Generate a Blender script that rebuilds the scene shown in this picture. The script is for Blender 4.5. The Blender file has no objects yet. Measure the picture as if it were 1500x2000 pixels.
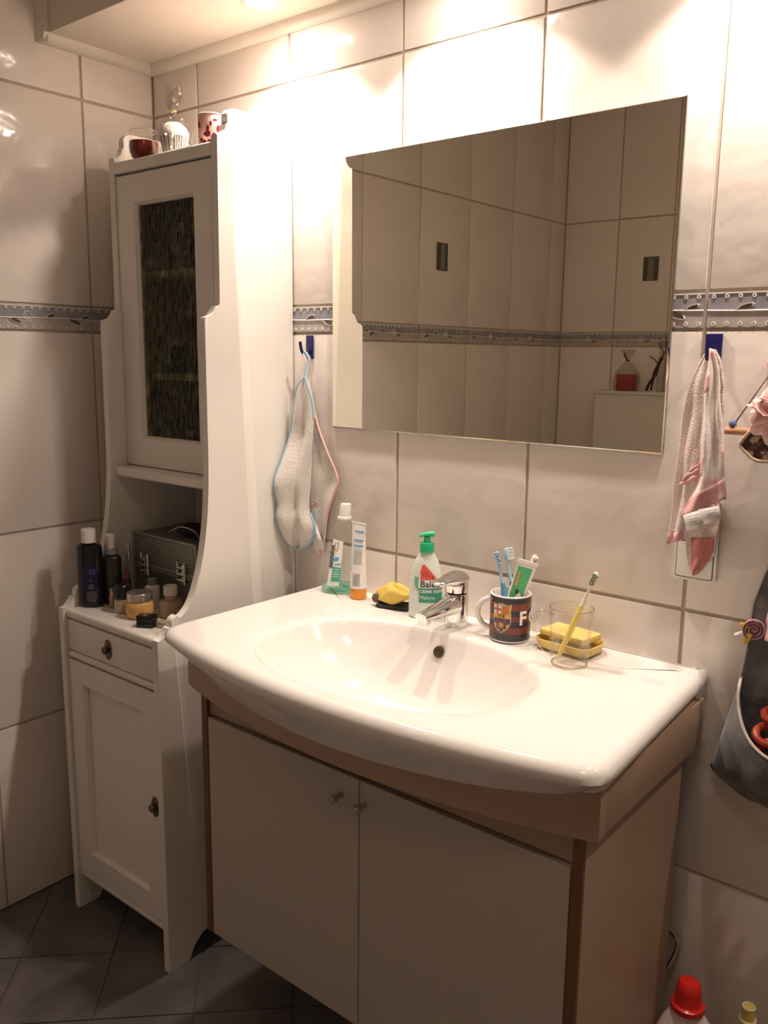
import bpy, bmesh, math, random
from mathutils import Vector, Matrix
random.seed(7)
PI = math.pi
scene = bpy.context.scene
COL = scene.collection

# ------------------------------------------------------------------ camera
F_PX, CAM = 1686.88, Vector((1.8463, -1.3638, 1.2978))
YAW, PIT, ROL = 0.6845, -0.1803, 0.0111
fw = Vector((-math.sin(YAW)*math.cos(PIT), math.cos(YAW)*math.cos(PIT), math.sin(PIT)))
r0 = Vector((math.cos(YAW), math.sin(YAW), 0)); u0 = r0.cross(fw)
rt = r0*math.cos(ROL) + u0*math.sin(ROL); up = u0*math.cos(ROL) - r0*math.sin(ROL)
cd = bpy.data.cameras.new('camera'); cam = bpy.data.objects.new('camera', cd); COL.objects.link(cam)
M = Matrix((rt, up, -fw)).transposed().to_4x4(); M.translation = CAM; cam.matrix_world = M
cd.sensor_fit = 'VERTICAL'; cd.sensor_height = 36; cd.sensor_width = 27
cd.lens = F_PX/2000*36; cd.clip_start = 0.02
scene.camera = cam

# ------------------------------------------------------------------ world, exposure
w = bpy.data.worlds.new('world'); scene.world = w; w.use_nodes = True
w.node_tree.nodes['Background'].inputs[0].default_value = (0.9, 0.8, 0.7, 1)
w.node_tree.nodes['Background'].inputs[1].default_value = 0.02
vs = scene.view_settings
vs.view_transform = 'Standard'; vs.look = 'None'; vs.gamma = 1; vs.use_curve_mapping = False
vs.exposure = 1.1
LAMP_COL = (1.0, 0.845, 0.735)
BEAM_W, CORE_W, SPILL_W = 5.0, 4.4, 0.45
SPOTS = [(0.51, -0.118), (0.925, -0.118), (1.46, -0.118), (2.0, -0.118)]  # the last, rightmost spot is a guess, out of view

def at(px, py, Y):                     # photograph pixel -> point on the plane y = Y
    d = fw + rt*((px-750)/F_PX) - up*((py-1000)/F_PX)
    return CAM + d*((Y-CAM.y)/d.y)

# ------------------------------------------------------------------ materials
MATS = {}
def mat(name, col, rough=0.5, metal=0.0, noise=None, bump=None, emit=None, spec=0.5, coat=0, sheen=0):
    """noise=(scale, other colour, low, high) ; bump=(scale, strength, distance)"""
    m = bpy.data.materials.new(name); m.use_nodes = True; nt = m.node_tree
    b = nt.nodes['Principled BSDF']
    b.inputs['Base Color'].default_value = (*col, 1); b.inputs['Roughness'].default_value = rough
    b.inputs['Metallic'].default_value = metal; b.inputs['Specular IOR Level'].default_value = spec
    b.inputs['Coat Weight'].default_value = coat; b.inputs['Sheen Weight'].default_value = sheen
    if noise or bump:
        tc = nt.nodes.new('ShaderNodeTexCoord')
    if noise:
        n = nt.nodes.new('ShaderNodeTexNoise'); n.inputs['Scale'].default_value = noise[0]; n.inputs['Detail'].default_value = 5
        cr = nt.nodes.new('ShaderNodeValToRGB')
        cr.color_ramp.elements[0].position = noise[2]; cr.color_ramp.elements[1].position = noise[3]
        cr.color_ramp.elements[0].color = (*col, 1); cr.color_ramp.elements[1].color = (*noise[1], 1)
        nt.links.new(tc.outputs['Object'], n.inputs['Vector']); nt.links.new(n.outputs['Fac'], cr.inputs['Fac'])
        nt.links.new(cr.outputs['Color'], b.inputs['Base Color'])
    if bump:
        n = nt.nodes.new('ShaderNodeTexNoise'); n.inputs['Scale'].default_value = bump[0]; n.inputs['Detail'].default_value = 3
        bp = nt.nodes.new('ShaderNodeBump'); bp.inputs['Strength'].default_value = bump[1]; bp.inputs['Distance'].default_value = bump[2]
        nt.links.new(tc.outputs['Object'], n.inputs['Vector']); nt.links.new(n.outputs['Fac'], bp.inputs['Height'])
        nt.links.new(bp.outputs['Normal'], b.inputs['Normal'])
    if emit:
        b.inputs['Emission Color'].default_value = (*emit[0], 1); b.inputs['Emission Strength'].default_value = emit[1]
    MATS[name] = m; return m
def thin_glass(name, tint, gloss=0.12, bump=None, rough=0.03, k=.55):
    m = bpy.data.materials.new(name); m.use_nodes = True; nt = m.node_tree; nt.nodes.clear()
    o = nt.nodes.new('ShaderNodeOutputMaterial'); mx = nt.nodes.new('ShaderNodeMixShader')
    t = nt.nodes.new('ShaderNodeBsdfTransparent'); g = nt.nodes.new('ShaderNodeBsdfGlossy')
    t.inputs[0].default_value = (*tint, 1); g.inputs['Roughness'].default_value = rough
    lw = nt.nodes.new('ShaderNodeLayerWeight'); lw.inputs['Blend'].default_value = gloss
    ml = nt.nodes.new('ShaderNodeMath'); ml.operation = 'MULTIPLY'; ml.inputs[1].default_value = k
    nt.links.new(lw.outputs['Facing'], ml.inputs[0]); nt.links.new(ml.outputs[0], mx.inputs[0]); nt.links.new(t.outputs[0], mx.inputs[1]); nt.links.new(g.outputs[0], mx.inputs[2])
    nt.links.new(mx.outputs[0], o.inputs[0])
    if bump:
        tc = nt.nodes.new('ShaderNodeTexCoord'); mp = nt.nodes.new('ShaderNodeMapping'); mp.inputs['Scale'].default_value = bump[3]
        n = nt.nodes.new('ShaderNodeTexVoronoi'); n.inputs['Scale'].default_value = bump[0]
        bp = nt.nodes.new('ShaderNodeBump'); bp.inputs['Strength'].default_value = bump[1]; bp.inputs['Distance'].default_value = bump[2]
        nt.links.new(tc.outputs['Object'], mp.inputs[0]); nt.links.new(mp.outputs[0], n.inputs['Vector'])
        nt.links.new(n.outputs['Distance'], bp.inputs['Height'])
        nt.links.new(bp.outputs['Normal'], g.inputs['Normal']); nt.links.new(bp.outputs['Normal'], lw.inputs['Normal'])
    MATS[name] = m; return m

mat('tile', (0.84, 0.77, 0.705), 0.13, noise=(3, (0.815, 0.74, 0.675), .4, .7), bump=(9, .5, .008))
mat('grout', (0.55, 0.46, 0.37), 0.9, noise=(40, (0.46, 0.38, 0.30), .4, .7))
mat('border_blue', (0.27, 0.27, 0.30), 0.25, noise=(25, (0.36, 0.34, 0.35), .4, .65))
mat('border_grey', (0.52, 0.46, 0.42), 0.25, noise=(18, (0.43, 0.385, 0.36), .4, .65))
mat('border_white', (0.84, 0.80, 0.75), 0.2)
mat('border_dark', (0.10, 0.075, 0.055), 0.35)
mat('floor_tile', (0.125, 0.112, 0.108), 0.42, noise=(9, (0.19, 0.172, 0.166), .4, .68), bump=(30, .15, .002))
mat('floor_grout', (0.15, 0.135, 0.125), 0.9)
mat('paint', (0.80, 0.72, 0.62), 0.6)
mat('dark_wall', (0.62, 0.53, 0.44), 0.7)
mat('wood_ceiling', (0.70, 0.61, 0.50), 0.6)
mat('trim_paint', (0.80, 0.74, 0.64), 0.45)
mat('cabinet_white', (0.80, 0.76, 0.70), 0.32, noise=(4, (0.77, 0.73, 0.67), .4, .7))
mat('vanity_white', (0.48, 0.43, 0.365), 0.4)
mat('beech', (0.42, 0.29, 0.20), 0.42, noise=(6, (0.37, 0.25, 0.17), .4, .7))
mat('brown_edge', (0.16, 0.075, 0.03), 0.5)
mat('dark_gap', (0.03, 0.02, 0.015), 0.9)
mat('ceramic', (0.86, 0.82, 0.775), 0.09, coat=.3)
mat('chrome', (0.80, 0.78, 0.76), 0.09, 1.0)
mat('steel', (0.55, 0.53, 0.5), 0.28, 1.0)
mat('mirror', (0.86, 0.83, 0.73), 0.004, 1.0)
mat('mirror_edge', (0.30, 0.29, 0.26), 0.25, 0.6)
mat('brass_dark', (0.12, 0.10, 0.055), 0.4, 0.8, noise=(60, (0.2, 0.16, 0.09), .4, .6))
mat('navy_plastic', (0.012, 0.012, 0.10), 0.25)
mat('white_plastic', (0.84, 0.81, 0.76), 0.3)
mat('cream_plastic', (0.80, 0.74, 0.66), 0.3)
mat('black_plastic', (0.012, 0.010, 0.010), 0.25)
mat('black_matte', (0.016, 0.013, 0.012), 0.7)
mat('dark_bottle', (0.008, 0.006, 0.012), 0.16)
mat('violet_label', (0.012, 0.006, 0.05), 0.3)
mat('label_grey', (0.35, 0.32, 0.30), 0.5)
mat('spray_dark', (0.035, 0.028, 0.022), 0.2)
mat('terry_white', (0.86, 0.81, 0.75), 0.95, noise=(14, (0.74, 0.68, 0.61), .4, .65), bump=(420, .8, .004), sheen=.3)
mat('terry_pink', (0.88, 0.71, 0.67), 0.95, bump=(420, .9, .004), sheen=.3)
mat('cloth_print', (0.87, 0.80, 0.75), 0.9, noise=(22, (0.82, 0.52, 0.50), .49, .56), bump=(200, .3, .002))
mat('pink_hem', (0.74, 0.40, 0.40), 0.85, noise=(60, (0.80, 0.55, 0.53), .45, .7), bump=(200, .3, .002))
mat('rose_cloth', (0.62, 0.24, 0.21), 0.9, bump=(200, .3, .002))
mat('blue_trim', (0.36, 0.57, 0.68), 0.8)
mat('pink_trim', (0.82, 0.50, 0.47), 0.8)
mat('tag_white', (0.82, 0.79, 0.74), 0.7)
mat('ink', (0.06, 0.05, 0.05), 0.6)
mat('ink_soft', (0.32, 0.30, 0.29), 0.6)
mat('green_pump', (0.02, 0.46, 0.20), 0.3)
mat('soap_bottle', (0.72, 0.77, 0.69), 0.2, coat=.2)
mat('teal_label', (0.045, 0.30, 0.22), 0.4)
mat('melon_red', (0.72, 0.10, 0.075), 0.4)
mat('melon_pale', (0.78, 0.80, 0.70), 0.4)
mat('leaf_green', (0.18, 0.45, 0.26), 0.4)
mat('print_white', (0.86, 0.84, 0.80), 0.45)
mat('yellow_cloth', (0.80, 0.58, 0.13), 0.9, noise=(40, (0.72, 0.48, 0.09), .4, .7), bump=(150, .5, .003))
mat('sponge_yellow', (0.86, 0.66, 0.20), 0.9, bump=(260, .7, .003))
mat('sponge_dark', (0.035, 0.035, 0.035), 0.95)
mat('sponge_brown', (0.12, 0.085, 0.05), 0.9, bump=(200, .5, .003))
mat('dish_yellow', (0.83, 0.60, 0.17), 0.35)
mat('blue_grey', (0.40, 0.47, 0.45), 0.6)
mat('mug_white', (0.84, 0.80, 0.77), 0.15)
mat('mug_navy', (0.035, 0.033, 0.042), 0.2)
mat('mug_red', (0.20, 0.045, 0.035), 0.2)
mat('crest_red', (0.62, 0.05, 0.06), 0.3)
mat('crest_yellow', (0.78, 0.46, 0.07), 0.3)
mat('crest_blue', (0.05, 0.055, 0.16), 0.3)
mat('crest_gold', (0.60, 0.46, 0.19), 0.3)
mat('brush_blue', (0.10, 0.36, 0.62), 0.3)
mat('brush_lightblue', (0.33, 0.55, 0.70), 0.3)
mat('brush_deep', (0.05, 0.14, 0.45), 0.3)
mat('brush_orange', (0.80, 0.62, 0.42), 0.35)
mat('brush_yellow', (0.85, 0.66, 0.15), 0.35)
mat('bristle', (0.80, 0.82, 0.82), 0.7)
mat('bristle_blue', (0.16, 0.40, 0.66), 0.7)
mat('paste_green', (0.10, 0.50, 0.20), 0.35)
mat('orange_cap', (0.86, 0.33, 0.05), 0.3)
mat('label_orange', (0.80, 0.30, 0.15), 0.4)
mat('label_blue', (0.12, 0.42, 0.70), 0.4)
thin_glass('wash_teal', (0.60, 0.86, 0.79), 0.2)
mat('label_teal', (0.06, 0.42, 0.30), 0.4)
mat('jam_red', (0.14, 0.012, 0.008), 0.15)
mat('candle_pink', (0.80, 0.45, 0.40), 0.4, noise=(25, (0.83, 0.56, 0.50), .4, .65))
mat('berry_dark', (0.16, 0.012, 0.02), 0.4)
mat('muffin_cup', (0.62, 0.58, 0.52), 0.6)
mat('muffin_stripe', (0.10, 0.09, 0.085), 0.6)
mat('cake_white', (0.80, 0.74, 0.68), 0.8, bump=(60, .5, .006))
mat('ribbon_gold', (0.70, 0.50, 0.22), 0.35, 0.4)
mat('cream_orange', (0.72, 0.42, 0.14), 0.25, noise=(30, (0.66, 0.36, 0.10), .4, .7))
mat('lid_silver', (0.62, 0.55, 0.50), 0.25, 0.9)
mat('beige_jar', (0.55, 0.43, 0.30), 0.3)
mat('perfume_amber', (0.42, 0.31, 0.20), 0.15)
mat('alu', (0.24, 0.24, 0.22), 0.42, 0.75)
mat('alu_frame', (0.40, 0.41, 0.35), 0.4, 0.7)
mat('grey_cap', (0.25, 0.27, 0.30), 0.4)
mat('gold', (0.55, 0.42, 0.18), 0.25, 0.9)
mat('loofah', (0.90, 0.58, 0.53), 0.6, sheen=.3)
mat('pink_bright', (0.80, 0.16, 0.42), 0.4)
mat('string_dark', (0.09, 0.06, 0.09), 0.8)
mat('bead_blue', (0.10, 0.16, 0.32), 0.3)
mat('dowel', (0.62, 0.34, 0.18), 0.5, noise=(30, (0.55, 0.28, 0.14), .4, .7))
mat('bark', (0.09, 0.035, 0.025), 0.8, noise=(60, (0.62, 0.48, 0.40), .52, .6), bump=(90, .8, .004))
mat('wood_rim', (0.66, 0.50, 0.38), 0.7)
mat('net_grey', (0.085, 0.082, 0.085), 0.6, noise=(22, (0.30, 0.29, 0.285), .45, .72), bump=(500, .6, .003), sheen=.5)  # paler noise patches stand in for highlights on the mesh
mat('net_rim', (0.62, 0.56, 0.50), 0.6)
mat('toy_orange', (0.52, 0.07, 0.03), 0.35, noise=(30, (0.32, 0.03, 0.02), .4, .65))
mat('lolli_pink', (0.66, 0.38, 0.42), 0.4)
mat('lolli_dark', (0.16, 0.035, 0.06), 0.4)
mat('bow_yellow', (0.78, 0.48, 0.09), 0.4)
mat('bow_pink', (0.80, 0.48, 0.46), 0.6)
mat('softener', (0.80, 0.66, 0.62), 0.35)
mat('cap_red', (0.62, 0.022, 0.015), 0.22)
mat('bottle_yellow', (0.72, 0.55, 0.14), 0.35)
mat('ledge', (0.72, 0.68, 0.60), 0.35)
mat('twig', (0.05, 0.025, 0.015), 0.8)
mat('gift_red', (0.36, 0.04, 0.045), 0.4)
mat('picture_mid', (0.22, 0.20, 0.17), 0.35)
mat('picture_dark', (0.09, 0.075, 0.06), 0.35)
mat('bulb', (1, .9, .8), 0.5, emit=((1.0, 0.88, 0.72), 8))
mat('fill_glow', (.9, .85, .75), 0.5, emit=((1.0, 0.83, 0.68), 4.0))  # weak glow of the added fill dome
mat('clear_plastic', (0.86, 0.80, 0.70), 0.15)
thin_glass('glass_thick', (0.95, 0.92, 0.86), 0.30, k=.8)
thin_glass('glass', (0.994, 0.985, 0.966), 0.10, k=.75)
thin_glass('glass_rim', (0.93, 0.90, 0.84), 0.5, k=.9)
thin_glass('mouthwash_glass', (0.945, 0.96, 0.945), 0.15, k=.9)
thin_glass('cellophane', (0.90, 0.88, 0.86), 0.30, bump=(60, 1, .02, (1, 1, 1)), rough=.3, k=.25)
thin_glass('pane', (0.74, 0.76, 0.62), 0.14, bump=(120, 1, .014, (1, 1, .45)), rough=.25, k=.42)
def pane_pattern():                    # cast raindrop relief: thick and thin glass
    nt = MATS['pane'].node_tree; t = [n for n in nt.nodes if n.type == 'BSDF_TRANSPARENT'][0]
    tc = nt.nodes.new('ShaderNodeTexCoord'); mp = nt.nodes.new('ShaderNodeMapping'); mp.inputs['Scale'].default_value = (1, 1, .4)
    n = nt.nodes.new('ShaderNodeTexNoise'); n.inputs['Scale'].default_value = 75; n.inputs['Detail'].default_value = 4
    cr = nt.nodes.new('ShaderNodeValToRGB'); e = cr.color_ramp.elements
    e[0].position = .42; e[1].position = .66; e[0].color = (.48, .50, .38, 1); e[1].color = (.92, .92, .84, 1)
    nt.links.new(tc.outputs['Object'], mp.inputs[0]); nt.links.new(mp.outputs[0], n.inputs['Vector'])
    nt.links.new(n.outputs['Fac'], cr.inputs['Fac']); nt.links.new(cr.outputs['Color'], t.inputs[0])
pane_pattern()

# ------------------------------------------------------------------ mesh helpers
class B:
    def __init__(s): s.bm = bmesh.new(); s.mi = 0
    def _tag(s, before):
        for f in s.bm.faces:
            if f not in before: f.material_index = s.mi
    def verts(s, vs_): return [s.bm.verts.new(v) for v in vs_]
    def face(s, vs_):
        try: f = s.bm.faces.new(vs_); f.material_index = s.mi; return f
        except ValueError: return None
    def box(s, x0, x1, y0, y1, z0, z1, bev=0.0, seg=2):
        v = s.verts([(x, y, z) for x in (x0, x1) for y in (y0, y1) for z in (z0, z1)])
        fs = [s.face([v[i] for i in q]) for q in ((0,1,3,2),(4,6,7,5),(0,4,5,1),(2,3,7,6),(0,2,6,4),(1,5,7,3))]
        if bev:
            es = list({e for f in fs for e in f.edges})
            r = bmesh.ops.bevel(s.bm, geom=es, offset=bev, segments=seg, affect='EDGES', profile=.5, clamp_overlap=True)
            for f in r['faces']: f.material_index = s.mi
        return s
    def grid(s, rows, close=False):
        vs_ = [s.verts(r) for r in rows]
        n = len(rows[0])
        for a, b in zip(vs_, vs_[1:]):
            for j in range(n if close else n-1):
                k = (j+1) % n; s.face([a[j], a[k], b[k], b[j]])
        return vs_
    def lathe(s, prof, n=28, c=(0,0), sx=1, sy=1, cap=True, fn=None):
        rows = []
        for r, z in prof:
            row = []
            for i in range(n):
                a = 2*PI*i/n
                p = (c[0]+r*sx*math.cos(a), c[1]+r*sy*math.sin(a), z)
                row.append(fn(p) if fn else p)
            rows.append(row)
        vs_ = s.grid(rows, True)
        if cap:
            if prof[0][0] > 1e-6: s.face(list(reversed(vs_[0])))
            if prof[-1][0] > 1e-6: s.face(vs_[-1])
        return s
    def tube(s, pts, r, n=8, close=False, cap=True):
        pts = [Vector(p) for p in pts]; rows = []; N = len(pts)
        rr = r if isinstance(r, (list, tuple)) else [r]*N
        prev = None
        for i, p in enumerate(pts):
            a = pts[(i-1) % N] if (close or i > 0) else p
            b = pts[(i+1) % N] if (close or i < N-1) else p
            t = (b-a).normalized()
            if prev is None:
                q = t.orthogonal().normalized()
            else:
                q = (prev - t*prev.dot(t)).normalized()
            prev = q; w_ = t.cross(q)
            rows.append([tuple(p + (q*math.cos(2*PI*k/n) + w_*math.sin(2*PI*k/n))*rr[i]) for k in range(n)])
        if close: rows.append(rows[0])
        vs_ = s.grid(rows, True)
        if cap and not close: s.face(list(reversed(vs_[0]))); s.face(vs_[-1])
        if close: bmesh.ops.remove_doubles(s.bm, verts=s.bm.verts, dist=1e-6)
        return s
    def prism(s, poly, axis, a, b, bev=0.0):
        """2-D polygon extruded along axis from a to b. axis 'x': (y,z); 'y': (x,z); 'z': (x,y)"""
        def P(p, t): return {'x': (t, p[0], p[1]), 'y': (p[0], t, p[1]), 'z': (p[0], p[1], t)}[axis]
        v0 = s.verts([P(p, a) for p in poly]); v1 = s.verts([P(p, b) for p in poly])
        f0 = s.face(v0); f1 = s.face(list(reversed(v1))); n = len(poly)
        for i in range(n): s.face([v0[(i+1) % n], v0[i], v1[i], v1[(i+1) % n]])
        if bev:
            es = list(set(f0.edges) | set(f1.edges))
            r = bmesh.ops.bevel(s.bm, geom=es, offset=bev, segments=2, affect='EDGES', profile=.5, clamp_overlap=True)
            for f in r['faces']: f.material_index = s.mi
        return s
    def patch(s, poly, fn, step=0.004):
        """flat 2-D outline (x,z) cut into strips and laid on a surface by fn(x,z)"""
        t = bmesh.new(); vs_ = [t.verts.new((p[0], 0, p[1])) for p in poly]; t.faces.new(vs_)
        xs = [p[0] for p in poly]; x = math.floor(min(xs)/step)*step+step
        while x < max(xs):
            bmesh.ops.bisect_plane(t, geom=t.verts[:]+t.edges[:]+t.faces[:], plane_co=(x, 0, 0), plane_no=(1, 0, 0)); x += step
        zs = [p[1] for p in poly]; z = math.floor(min(zs)/step)*step+step
        while z < max(zs):
            bmesh.ops.bisect_plane(t, geom=t.verts[:]+t.edges[:]+t.faces[:], plane_co=(0, 0, z), plane_no=(0, 0, 1)); z += step
        mp = {v: s.bm.verts.new(fn(v.co.x, v.co.z)) for v in t.verts}
        for f in t.faces: s.face([mp[v] for v in f.verts])
        t.free(); return s
    def xform(s, m):
        bmesh.ops.transform(s.bm, matrix=m, verts=s.bm.verts); return s

def wpos(o):
    p = Vector(o.location); return p + wpos(o.parent) if o.parent else p
def obj(name, b, mats, parent=None, world=False, smooth=True, solid=0, recalc=True, origin=None, ang=35):
    """link one mesh object; world=True: coordinates are world ones and are shifted to the parent"""
    bm = b.bm
    if recalc: bmesh.ops.recalc_face_normals(bm, faces=bm.faces)
    me = bpy.data.meshes.new(name)
    if world and parent is not None: bmesh.ops.translate(bm, vec=-wpos(parent), verts=bm.verts)
    if origin is not None: bmesh.ops.translate(bm, vec=-Vector(origin), verts=bm.verts)
    bm.to_mesh(me); bm.free()
    for m in (mats if isinstance(mats, (list, tuple)) else [mats]): me.materials.append(MATS[m])
    if smooth:
        for p in me.polygons: p.use_smooth = True
        me.set_sharp_from_angle(angle=math.radians(ang))
    o = bpy.data.objects.new(name, me); COL.objects.link(o)
    if parent: o.parent = parent
    if origin is not None: o.location = origin
    if solid:
        md = o.modifiers.new('thickness', 'SOLIDIFY'); md.thickness = solid; md.offset = 0
    return o
def thing(name, label, cat, loc=(0,0,0), rotz=0, group=None):
    o = bpy.data.objects.new(name, None); COL.objects.link(o); o.empty_display_size = .05
    o.location = loc; o.rotation_euler = (0, 0, rotz)
    o['label'] = label; o['category'] = cat
    if group: o['group'] = group
    return o
def tag(o, label, cat, group=None):
    o['label'] = label; o['category'] = cat
    if group: o['group'] = group
    return o
def struct(o): o['kind'] = 'structure'; return o
def text_patch(b, txt, size, fn, x=0, z=0, align='CENTER', rot=0, bold=0.0):
    cu = bpy.data.curves.new('t', 'FONT'); cu.body = txt; cu.size = size; cu.align_x = align; cu.align_y = 'CENTER'; cu.offset = bold
    cu.resolution_u = 3
    o = bpy.data.objects.new('t', cu); COL.objects.link(o); bpy.context.view_layer.update()
    me = bpy.data.meshes.new_from_object(o.evaluated_get(bpy.context.evaluated_depsgraph_get()))
    c, s_ = math.cos(rot), math.sin(rot)
    vs_ = [b.bm.verts.new(fn(x+v.co.x*c-v.co.y*s_, z+v.co.x*s_+v.co.y*c)) for v in me.vertices]
    for p in me.polygons: b.face([vs_[i] for i in p.vertices])
    bpy.data.objects.remove(o); bpy.data.curves.remove(cu); bpy.data.meshes.remove(me)
def interp(pts, t):
    """point at fraction t along a polyline of tuples"""
    L = [0]
    for a, b_ in zip(pts, pts[1:]): L.append(L[-1] + math.dist(a, b_))
    d = t*L[-1]
    for i in range(len(pts)-1):
        if d <= L[i+1] or i == len(pts)-2:
            k = (d-L[i])/max(1e-9, L[i+1]-L[i]); k = min(1, max(0, k))
            return tuple(p+(q-p)*k for p, q in zip(pts[i], pts[i+1]))
def smooth_poly(pts, n=24):
    """Catmull-Rom through points"""
    out = []; P_ = [pts[0]] + list(pts) + [pts[-1]]
    m = max(1, n//(len(pts)-1))
    for i in range(1, len(P_)-2):
        p0, p1, p2, p3 = P_[i-1:i+3]
        for k in range(m):
            t = k/m
            out.append(tuple(.5*(2*b_ + (c-a)*t + (2*a-5*b_+4*c-d)*t*t + (-a+3*b_-3*c+d)*t**3) for a, b_, c, d in zip(p0, p1, p2, p3)))
    out.append(tuple(pts[-1])); return out
def ellipse(cx, cz, rx, rz, n=24, a0=0, a1=2*PI):
    full = abs(a1-a0-2*PI) < 1e-6
    return [(cx+rx*math.cos(a0+(a1-a0)*i/(n if full else n-1)), cz+rz*math.sin(a0+(a1-a0)*i/(n if full else n-1))) for i in range(n)]

# ------------------------------------------------------------------ room shell
RX, RY, SOF, SOFY, CEIL = 3.4, -2.12, 1.967, -0.276, 2.32
T_, BT, BB, R2, R3 = 1.8531, 1.399, 1.3413, 0.8933, 0.4422
b = B(); b.box(-.1, RX+.1, RY-.1, .1, -.1, -.0025); floor = struct(obj('floor', b, 'floor_grout', smooth=False))
b = B(); b.box(-.1, RX+.1, .0035, .1, -.0, CEIL+.05); wall_back = struct(obj('wall_back', b, 'grout', smooth=False))
b = B(); b.box(-.1, -.0035, RY-.1, .0035, -.0, CEIL+.05); wall_left = struct(obj('wall_left', b, 'grout', smooth=False))
b = B(); b.box(-.0035, RX+.1, RY-.1, RY-.0035, -.0, CEIL+.05); wall_front = struct(obj('wall_front', b, 'grout', smooth=False))
b = B(); b.box(RX, RX+.1, RY-.008, .008, -.0, CEIL+.05); struct(obj('wall_right', b, 'dark_wall', smooth=False))
b = B(); b.box(-.1, RX+.1, RY-.1, .1, CEIL+.05, CEIL+.15); struct(obj('ceiling', b, 'wood_ceiling', smooth=False))
b = B(); b.box(0, RX, SOFY, .0, SOF, CEIL+.05); struct(obj('ceiling_soffit', b, 'paint', smooth=False))
tile_cache = {}
G = .0028
def tile_mesh(w_, h_):
    k = (round(w_, 4), round(h_, 4))
    if k not in tile_cache:
        t = B(); t.box(-w_/2+G, w_/2-G, -.0035, .0, -h_/2+G, h_/2-G)
        fe = [e for e in t.bm.edges if all(abs(v.co.y+.0035) < 1e-6 for v in e.verts)]
        bmesh.ops.bevel(t.bm, geom=fe, offset=.0030, segments=2, affect='EDGES', profile=.6)
        bmesh.ops.recalc_face_normals(t.bm, faces=t.bm.faces)
        me = bpy.data.meshes.new('tile'); t.bm.to_mesh(me); t.bm.free(); me.materials.append(MATS['tile'])
        for p in me.polygons: p.use_smooth = True
        me.set_sharp_from_angle(angle=math.radians(50))
        tile_cache[k] = me
    return tile_cache[k]
def border_mesh(w_):
    k = ('b', round(w_, 4))
    if k in tile_cache: return tile_cache[k]
    h = BT-BB; t = B(); y = -.0035
    t.mi = 0; t.box(-w_/2+G, w_/2-G, y, 0, 0, h/2-G)                # blue-grey upper band
    t.mi = 1; t.box(-w_/2+G, w_/2-G, y, 0, -h/2+G, 0)               # pale lower band
    t.mi = 2
    t.box(-w_/2+G, w_/2-G, y-.0012, y, h/2-G-.0022, h/2-G)
    def wave(x): return .0012*math.sin(x*21) - .0005
    pts = [(-w_/2+G+(w_-2*G)*i/40, y-.0006, wave(-w_/2+G+(w_-2*G)*i/40)) for i in range(41)]
    t.tube(pts, .0013, 5)
    n = int(w_/.0198); off = (w_-n*.0198)/2
    for i in range(n):
        x = -w_/2+off+.0099+i*.0198
        for z, x_ in ((h/2-.0085, x), (-h/2+.0082, x+.002)):
            if abs(x_) > w_/2-.006: continue
            for rr, yy, mi in ((.0033, y-.0014, 2), (.0013, y-.0020, 3)):
                t.mi = mi; ring = t.verts([(x_+rr*math.cos(a*PI/5), yy, z+rr*math.sin(a*PI/5)) for a in range(10)]); t.face(ring)
                if mi == 2:
                    low = t.verts([(v.co.x, y, v.co.z) for v in ring])
                    for q in range(10): t.face([ring[q], ring[(q+1) % 10], low[(q+1) % 10], low[q]])
    def leaf(x, z, L, up_, lean):
        out = [(0, 0), (.3, .30), (.62, .42), (.88, .46), (1, .40), (.9, .26), (.6, .10), (.3, .0)]
        pl = [(x+p[0]*L, z+p[1]*L*up_*.9) for p in out]
        if max(abs(p[0]) for p in pl) > w_/2-.005: return
        t.mi = 3; v = t.verts([(p[0], y-.0012, p[1]) for p in pl]); t.face(v)
        t.mi = 2; t.tube([(p[0], y-.0012, p[1]) for p in pl[:6]], .0010, 4)
    for x, L, u_ in ((-.105, .026, 1), (-.055, .03, -1), (.03, .026, 1), (.085, .034, -1), (.118, .022, 1)):
        leaf(x, wave(x), L, u_, 0)
    if w_ > .15:                                                     # snail spiral
        t.mi = 2; c = (-.012, .003)
        t.tube([(c[0]+.0125*(1-i/46)*math.cos(-1.9+i*.36), y-.001, c[1]+.0125*(1-i/46)*math.sin(-1.9+i*.36)) for i in range(40)], .0009, 4)
    bmesh.ops.recalc_face_normals(t.bm, faces=t.bm.faces)
    me = bpy.data.meshes.new('border_tile'); t.bm.to_mesh(me); t.bm.free()
    for m in ('border_blue', 'border_grey', 'border_white', 'border_dark'): me.materials.append(MATS[m])
    tile_cache[k] = me; return me
def tile_wall(parent, cuts, rows, place, rotz):
    for a, c in zip(cuts, cuts[1:]):
        for z0, z1 in rows:
            bd = (z0 == BB)
            me = border_mesh(c-a) if bd else tile_mesh(c-a, z1-z0)
            o = bpy.data.objects.new('border_tile' if bd else 'tile', me); COL.objects.link(o); o.parent = parent
            o.location = (*place((a+c)/2), (z0+z1)/2)
            tl = random.uniform(-.0022, .0022) if not bd else 0
            o.rotation_euler = (random.uniform(-.0015, .0015) if not bd else 0, 0, rotz+tl)
rows_low = [(0, R3), (R3, R2), (R2, BB), (BB, BT), (BT, T_)]
def cuts(first, step, end, lo=0.0):
    c = [lo]; x = first
    while x < end-.02: c.append(x); x += step
    return c + [end]
cb = cuts(.166, .30, RX)
tile_wall(wall_back, cb, rows_low+[(T_, SOF)], lambda m: (m, .0035), 0)
cl = cuts(.1923, .30, -RY)
tile_wall(wall_left, cl, rows_low, lambda m: (-.0035, -m), PI/2)
tile_wall(wall_left, cl, [(T_, CEIL)], lambda m: (-.0035, -m), PI/2)
cf = [0, .243, .475] + cuts(.775, .30, RX, .475)[1:]
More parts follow.
